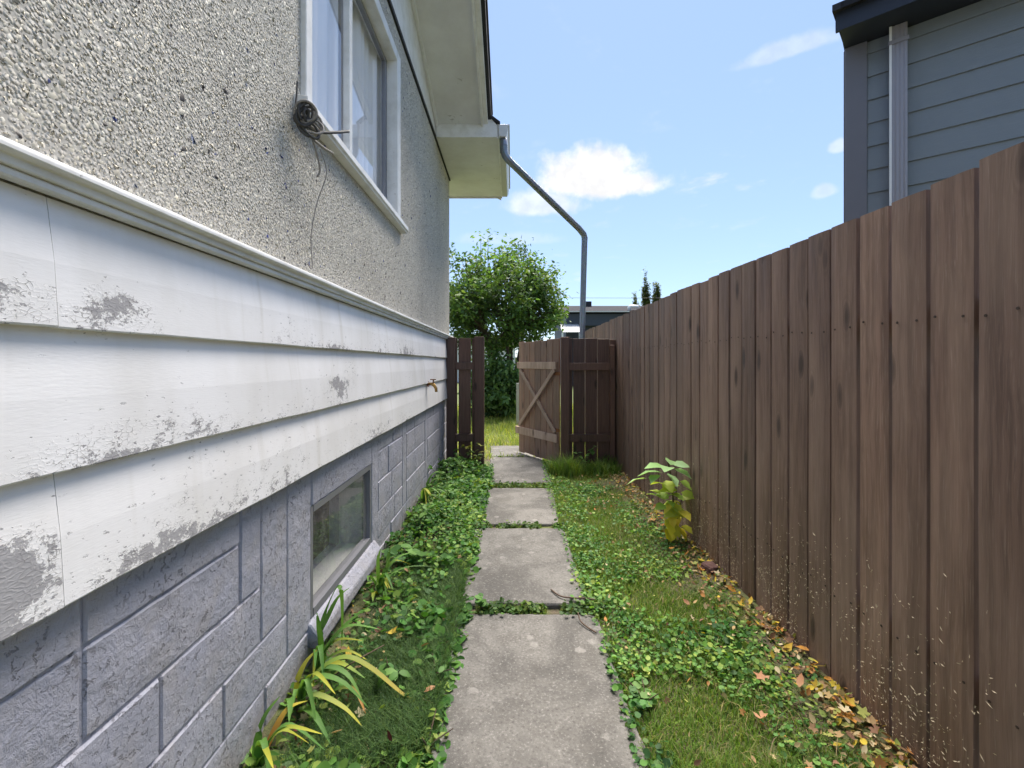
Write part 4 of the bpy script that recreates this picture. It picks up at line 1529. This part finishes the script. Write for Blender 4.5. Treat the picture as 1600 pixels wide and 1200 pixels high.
GR, GL, YL, BR = (.085, .20, .04), (.15, .29, .065), (.50, .47, .06), (.46, .19, .05)


def iris(base, label, leaves):
    e = empty('iris_plant', base)
    tag(e, label, 'plant', 'strap leaved plants in the left bed')
    r = random.Random(int(base[1] * 100))
    for q in range(5):
        a, L = r.uniform(-1.3, 1.0), r.uniform(.14, .26)
        leaves = leaves + [([(r.uniform(-.01, .02), r.uniform(-.03, .03), 0), (L * .2 * math.cos(a), L * .2 * math.sin(a), L * .45), (L * .5 * math.cos(a), L * .5 * math.sin(a), L * .7), (L * math.cos(a), L * math.sin(a), L * r.uniform(.2, .75))], r.uniform(.008, .012), r.choice([GR, GL]), r.choice([GR, GL, YL]))]
    for pts, w, c0, c1 in leaves:
        strap([(base[0] + a, base[1] + b, base[2] + c) for a, b, c in pts], w, 'leaf', e, c0, c1)
    return e


iris((-.785, 1.83, .04), 'upright strap leaved iris with one folded blade below the basement window', [
    ([(0, 0, 0), (.0, .02, .12), (.02, .05, .22), (.055, .06, .305), (.075, .055, .30), (.083, .05, .2), (.085, .04, .07)], .013, GR, GL),
    ([(0, .01, 0), (-.005, .03, .1), (.02, .05, .18), (.05, .09, .25), (.09, .12, .28)], .014, GR, GL),
    ([(.01, -.01, 0), (.03, .0, .08), (.10, .06, .16), (.19, .12, .21)], .013, GL, GR),
    ([(.01, .0, 0), (.015, .0, .1), (.01, -.01, .19), (.0, .0, .24)], .014, GR, GR),
    ([(.0, .0, 0), (.04, -.0, .05), (.12, .0, .085), (.20, .0, .05)], .011, GL, YL),
    ([(.02, -.01, 0), (.06, -.03, .05), (.13, -.06, .07), (.22, -.08, .03)], .013, YL, GL)])
iris((-.775, 1.66, .03), 'sprawling iris with yellowing blades near the bottom of the picture', [
    ([(0, 0, 0), (.05, .03, .10), (.14, .06, .14), (.24, .06, .10), (.36, .03, .03), (.40, .02, .015)], .013, (.20, .30, .06), (.44, .30, .05)),
    ([(0, 0, 0), (.03, -.02, .08), (.09, -.03, .13), (.18, -.04, .11), (.27, -.06, .04)], .014, GL, GR),
    ([(0, -.02, 0), (.03, -.05, .06), (.10, -.08, .10), (.2, -.1, .07), (.27, -.12, .02)], .012, (.15, .24, .09), YL),
    ([(-.01, 0, 0), (-.01, .0, .08), (.01, .03, .14), (.04, .06, .17)], .013, YL, (.3, .3, .05)),
    ([(0, .0, 0), (.04, .03, .08), (.10, .02, .13), (.18, -.01, .12), (.24, -.04, .06)], .013, (.09, .19, .06), GL),
    ([(.02, -.04, 0), (.06, -.09, .06), (.12, -.14, .07), (.19, -.19, .02)], .013, GL, GR),
    ([(0, -.03, 0), (.0, -.08, .08), (.03, -.13, .12), (.06, -.2, .1)], .013, GR, GL),
    ([(.05, .02, 0), (.12, .03, .04), (.2, .0, .06), (.26, -.06, .02)], .01, GL, BR)])
iris((-.79, 1.40, .02), 'short iris shoot cut by the bottom edge against the foundation', [
    ([(0, 0, 0), (.0, .0, .08), (.02, .02, .16), (.05, .05, .20)], .013, GR, GL),
    ([(0, .02, 0), (.02, .05, .06), (.05, .1, .12), (.1, .14, .12)], .012, BR, YL),
    ([(0, -.02, 0), (.04, -.03, .08), (.1, -.05, .1)], .012, GL, GR)])
iris((-.72, 2.46, .04), 'pale green daylily clump by the basement window sill', [
    ([(0, 0, 0), (-.005, .0, .1), (-.005, .0, .18), (.01, .0, .24)], .011, GL, GL),
    ([(0, .01, 0), (.02, .02, .1), (.05, .03, .17), (.09, .03, .19)], .010, (.14, .25, .07), GL),
    ([(0, 0, 0), (.04, .0, .08), (.15, .02, .13), (.30, .03, .13)], .008, GL, (.12, .2, .08)),
    ([(0, -.01, 0), (.03, -.04, .08), (.06, -.09, .12), (.10, -.15, .10)], .010, GL, YL),
    ([(0, 0, 0), (-.02, -.03, .08), (-.03, -.08, .13), (-.02, -.12, .12)], .010, GR, GL),
    ([(.01, .02, 0), (.03, .05, .12), (.04, .07, .2), (.07, .1, .22)], .010, GL, (.14, .25, .07)),
    ([(.0, -.02, 0), (.0, -.09, .05), (.02, -.17, .04)], .010, YL, GL)])
iris((-.765, 3.95, .05), 'broad bladed daylily leaning out beside the far foundation wall', [
    ([(0, 0, 0), (.03, .0, .14), (.09, .0, .22), (.20, -.02, .24)], .018, GL, (.15, .27, .08)),
    ([(0, 0, 0), (.04, -.03, .10), (.12, -.05, .15), (.22, -.08, .12)], .016, (.14, .25, .07), GL),
    ([(0, .02, 0), (.02, .05, .16), (.07, .09, .25), (.15, .12, .26)], .016, GR, GL),
    ([(0, 0, 0), (.0, -.06, .12), (.04, -.12, .17), (.09, -.2, .14)], .015, GL, YL)])

# leafy weeds in the bed
def leafy(base, label, n, hgt, spread, size, pal, seed, name='leafy_weed', kind='ovate', cat='plant', group=None, stems=3):
    r = random.Random(seed)
    e = empty(name, base)
    tag(e, label, cat, group)
    mb = MB()
    tips = []
    for s in range(stems):
        a = r.uniform(0, 6.28)
        q = spread * r.uniform(.3, 1) * .6
        pts = [(base[0], base[1], base[2]), (base[0] + q * .3 * math.cos(a), base[1] + q * .3 * math.sin(a), base[2] + hgt * .5), (base[0] + q * math.cos(a), base[1] + q * math.sin(a), base[2] + hgt * r.uniform(.8, 1.05))]
        mb.tube(pts, [.004, .003, .0015], 5)
        tips.append(pts)
    keep(mb.build('stem', 'twig_bark'), e)
    for i in range(n):
        P = r.choice(tips)
        t = r.uniform(.15, 1)
        p = Vector(P[0]).lerp(Vector(P[1]), t * 2) if t < .5 else Vector(P[1]).lerp(Vector(P[2]), t * 2 - 1)
        c = r.choice(pal)
        j = r.uniform(.8, 1.2)
        one = one_leaf('leaf', kind, tuple(x * j for x in c), tuple(x * j * 1.1 for x in c), size * r.uniform(.7, 1.25), p - Vector(base), r.uniform(0, 6.28), r.uniform(-.5, .5), r.uniform(-.4, .4), -.35, 'leaf', e)
    return e


WEED = [(0.066, 0.156, 0.042), (0.096, 0.204, 0.048), (0.138, 0.264, 0.060)]
wp = [((-.66, 3.25, .03), 'broad leaved weed in the bed beyond the basement window', 34, .20, .22, .07),
      ((-.55, 3.8, .03), 'bushy green weed halfway along the left bed', 40, .22, .26, .065),
      ((-.68, 4.5, .03), 'dark leafy weed close to the far foundation blocks', 40, .27, .26, .065),
      ((-.52, 4.85, .03), 'tall green weed before the narrow fence panel', 46, .30, .28, .06),
      ((-.42, 5.3, .03), 'yellowish vine weed climbing at the narrow panel foot', 46, .34, .26, .07),
      ((-.62, 5.25, .03), 'pale leaved weed between the house corner and the panel', 34, .26, .2, .06),
      ((-.62, 2.80, .03), 'low round leaved weed next to the sill corner', 26, .12, .24, .06),
      ((.86, 5.36, .02), 'leafy weed among tall grass under the gate panel', 30, .28, .24, .07),
      ((-.47, 1.78, .02), 'broad dark leaves beside the folded iris', 18, .08, .2, .055),
      ((-.28, 1.50, .0), 'small light green weed at the left slab edge', 22, .07, .16, .03),
      ((-.31, 1.85, .0), 'dark weed overlapping the left edge of the nearest slab', 22, .07, .16, .035),
      ((-.15, 2.33, .02), 'round leaved weed standing in the nearest slab joint', 14, .06, .1, .035),
      ((.50, 1.70, .0), 'bluish green clover clump at the right slab edge', 26, .06, .18, .03)]
for i, (b, lab, n, hh, sp, sz) in enumerate(wp):
    pal = WEED if 'yellowish' not in lab else [(.14, .18, .03), (.24, .24, .05), (.07, .13, .03)]
    if 'light green' in lab: pal = [(.16, .24, .04), (.2, .26, .06)]
    leafy(b, lab, n, hh, sp, sz, pal, 50 + i, kind=('round' if 'round' in lab or 'clover' in lab else 'ovate'))

# sapling by the fence
sp = empty('sapling', (1.165, 3.28, 0))
tag(sp, 'yellow green sapling with large leaves growing against the fence', 'sapling')
spts = [(1.165, 3.28, -.02), (1.17, 3.28, .15), (1.155, 3.27, .33), (1.14, 3.27, .48), (1.12, 3.27, .57)]
keep(strand(spts, .006, 'twig_bark', 'stem'), sp)
keep(strand([(1.17, 3.28, .12), (1.19, 3.25, .2), (1.2, 3.22, .32)], .004, 'twig_bark', 'stem'), sp)
rs = random.Random(5)
PAL_T = [(.26, .42, .18), (.32, .48, .25), (.22, .38, .13)]
PAL_M = [(.40, .48, .08), (.30, .43, .09), (.46, .52, .10)]
PAL_B = [(.66, .60, .05), (.55, .56, .07), (.70, .60, .08)]
def sleaf(p, yaw, tilt, s, pal, roll=None):
    c = rs.choice(pal)
    v = one_leaf('leaf', 'ovate', c, tuple(x * 1.1 for x in c), s, Vector(p) - Vector((1.165, 3.28, 0)), yaw, tilt, rs.uniform(-.5, .5) if roll is None else roll, -.25, 'leaf', sp)
    v.data.transform(Matrix.Diagonal((1.2, 1.6, 1.2, 1)))
for (dx, z, yaw, tilt, s) in ((-.03, .54, 3.3, .1, .13), (-.05, .50, 3.0, -.05, .15), (-.16, .46, 3.1, -.15, .13), (.0, .56, 1.2, .2, .11), (.02, .56, .1, .0, .11), (.03, .53, -.6, -.3, .11), (-.02, .55, 4.2, .1, .12), (-.02, .50, 5.0, -.4, .11), (-.08, .48, 4.0, -.2, .10)):
    sleaf((1.13 + dx, 3.26 + rs.uniform(-.04, .04), z), yaw, tilt, s, PAL_T)
for i in range(24):
    z = rs.uniform(.24, .46)
    sleaf((1.145 + rs.uniform(-.09, .06), 3.26 + rs.uniform(-.05, .03), z), rs.choice([rs.uniform(2.2, 5.2), rs.uniform(-1.2, .6)]), rs.uniform(-.6, .3), rs.uniform(.07, .12), PAL_M)
for i in range(26):
    z = rs.uniform(.08, .30)
    sleaf((1.165 + rs.uniform(-.07, .05), 3.24 + rs.uniform(-.05, .04), z), rs.uniform(2.6, 6.0), rs.uniform(-1.1, -.2), rs.uniform(.06, .10), PAL_B)

# broken brick and twigs
p = px_ground(1120, 897, .04)
mb = MB()
import bmesh
bm = bmesh.new()
bmesh.ops.create_icosphere(bm, subdivisions=3, radius=1)
for v in bm.verts:
    c = v.co
    s = max(abs(c.x), abs(c.y), abs(c.z))
    c2 = c.lerp(c / s, .65)
    v.co = Vector((c2.x * .052, c2.y * .04, c2.z * .032)) * (1 + .12 * mnoise.noise(c * 2.3))
me = bpy.data.meshes.new('stone'); bm.to_mesh(me); bm.free(); me.materials.append(MATS['brick_red'])
o = link(bpy.data.objects.new('stone', me)); o.location = (1.20, 2.76, .035); o.rotation_euler = (.2, .1, .6)
tag(o, 'dark reddish stone among leaves at the fence foot', 'stone')
def twig(pix, z, r, lab):
    pts = [px_ground(a, b, z + dz) for a, b, dz in pix]
    o = strand(pts, r, 'twig_bark', 'twig'); tag(o, lab, 'twig', None)
twig([(861, 921, .004), (875, 931, .006), (893, 934, .01), (915, 935, .02), (930, 937, .02)], .03, .004, 'curved brown twig lying on the second slab')
twig([(903, 957, .03), (907, 970, .01), (918, 980, .004), (931, 988, .004)], .026, .0035, 'short bent twig at the corner of the nearest slab')
twig([(488, 1082, .02), (530, 1050, .1), (560, 1030, .12), (600, 1008, .05)], .02, .0025, 'thin dead stem leaning across the iris leaves')
rt = random.Random(9)
for i in range(7):
    pass

# ------------------------------------------------------------------ trees
def tree(name, label, cat, base, crown_c, crown_r, n_tips, leaves_per, leaf, pal, seed, stems=4, shape=None, spreadf=.16, thick=.05, barkname='bark', lmat='leaf', kind='ovate', droop=-.25):
    r = random.Random(seed)
    g = np.random.default_rng(seed)
    e = empty(name, base)
    tag(e, label, cat)
    mb = MB()
    tips = []
    cc = Vector(crown_c)
    forks = []
    for s in range(stems):
        a = s / stems * 6.283 + r.uniform(-.3, .3)
        f = Vector((cc.x + crown_r[0] * .35 * math.cos(a), cc.y + crown_r[1] * .35 * math.sin(a), cc.z - crown_r[2] * r.uniform(.35, .6)))
        b = Vector(base) + Vector((.08 * math.cos(a), .08 * math.sin(a), 0))
        m = b.lerp(f, .5) + Vector((r.uniform(-.1, .1), r.uniform(-.1, .1), .1))
        mb.tube([b, b.lerp(m, .5) + Vector((r.uniform(-.03, .03), 0, 0)), m, f], [thick * 1.2, thick, thick * .8, thick * .6], 7)
        forks.append(f)
    for i in range(n_tips):
        while True:
            d = Vector((r.uniform(-1, 1), r.uniform(-1, 1), r.uniform(-1, 1)))
            if d.length < 1 and (d.length > .35 or r.random() < .3): break
        lump = 1 + .34 * mnoise.noise(d.normalized() * 2.2 + Vector((seed, 0, 0)))
        t = Vector((cc.x + d.x * crown_r[0] * lump, cc.y + d.y * crown_r[1] * lump, cc.z + d.z * crown_r[2] * lump))
        f = min(forks, key=lambda q: (q - t).length + r.uniform(0, .4))
        m = f.lerp(t, .5) + Vector((r.uniform(-.1, .1), r.uniform(-.1, .1), r.uniform(.0, .15))) * crown_r[0] * .6
        mb.tube([f, f.lerp(m, .55), m, t], [thick * .35, thick * .28, thick * .2, thick * .06], 5, cap=False)
        tips.append((m, t))
    keep(mb.build('trunk', barkname, smooth=True), e)
    tv, tt = leaf_template(kind)
    pos, shade = [], []
    for m, t in tips:
        k = leaves_per
        u = g.uniform(.35, 1.08, k)[:, None]
        p = np.array(m)[None] * (1 - u) + np.array(t)[None] * u + g.normal(0, spreadf, (k, 3)) * np.array([1, 1, .8])
        pos.append(p)
        shade.append(np.full(k, g.uniform(.55, 1.5)))
    pos = np.concatenate(pos); shade = np.concatenate(shade)
    n = len(pos)
    fr = frames_from(g.uniform(0, 6.283, n), g.normal(droop, .5, n), g.normal(0, .6, n))
    V, T = scatter(tv, tt, pos, fr, leaf * g.uniform(.7, 1.3, n))
    pa = np.array(pal)
    c = pa[g.choice(len(pa), n)] * shade[:, None] * g.uniform(.8, 1.2, (n, 1))
    o = np_mesh('crown', V, T, np.repeat(c, len(tv), axis=0), lmat)
    keep(o, e)
    return e


tree('tree', 'round crowned leafy green tree beyond the open gate', 'tree', (-.12, 11.2, 0), (-.25, 11.2, 2.82), (1.66, 1.5, 1.50), 300, 66, .100,
     [(.065, .13, .04), (.08, .155, .045), (.095, .175, .048), (.13, .20, .055), (.07, .125, .05)], 4, stems=5, spreadf=.115, thick=.055)
tree('bush', 'dark broad leaved bush under the tree seen through the gate', 'bush', (-.33, 10.5, 0), (-.33, 10.5, .72), (.75, .5, .70), 120, 46, .115,
     [(.095, .18, .065), (.125, .22, .08), (.16, .26, .09)], 9, stems=4, spreadf=.1, thick=.02, droop=-.5)
for i, (pxx, top, yb, lab) in enumerate(((994, 456, 60, 'shortest of the three distant columnar poplars'), (1009, 430, 60, 'middle distant columnar poplar above the garage roof'), (1025, 428, 60, 'rightmost distant columnar poplar above the garage roof'))):
    X = (pxx - 800) * yb / 711.
    ht = EYE + (567 - top) * yb / 711.
    tree('poplar_tree', lab, 'tree', (X, yb, 0), (X, yb, ht * .62), (.58 if i else .48, .5, ht * .40), 150, 44, .24, [(.06, .085, .02), (.085, .11, .03), (.12, .13, .04)], 40 + i, stems=3, spreadf=.10, thick=.1, kind='diamond')
# far hedge line that closes the yard
g = np.random.default_rng(77)
n = 9000
xx = g.uniform(-28, 40, n); yy_ = 46 + g.uniform(-1.5, 1.5, n)
hh = 1.7 + .6 * np.array([mnoise.noise(Vector((a * .35, 0, 3))) for a in xx])
zz = g.uniform(0, 1, n) ** .7 * hh
tv, tt = leaf_template('diamond')
V, T = scatter(tv, tt, np.stack([xx, yy_, zz], 1), frames_from(g.uniform(0, 6.283, n), g.normal(0, .6, n), g.normal(0, .6, n)), g.uniform(.35, .7, n))
o = np_mesh('far_hedge', V, T, np.repeat(np.array([(.04, .065, .02)]) * g.uniform(.7, 1.4, (n, 1)), len(tv), axis=0), 'leaf')
tag(o, 'distant low hedge closing the yard', 'hedge', kind='stuff')
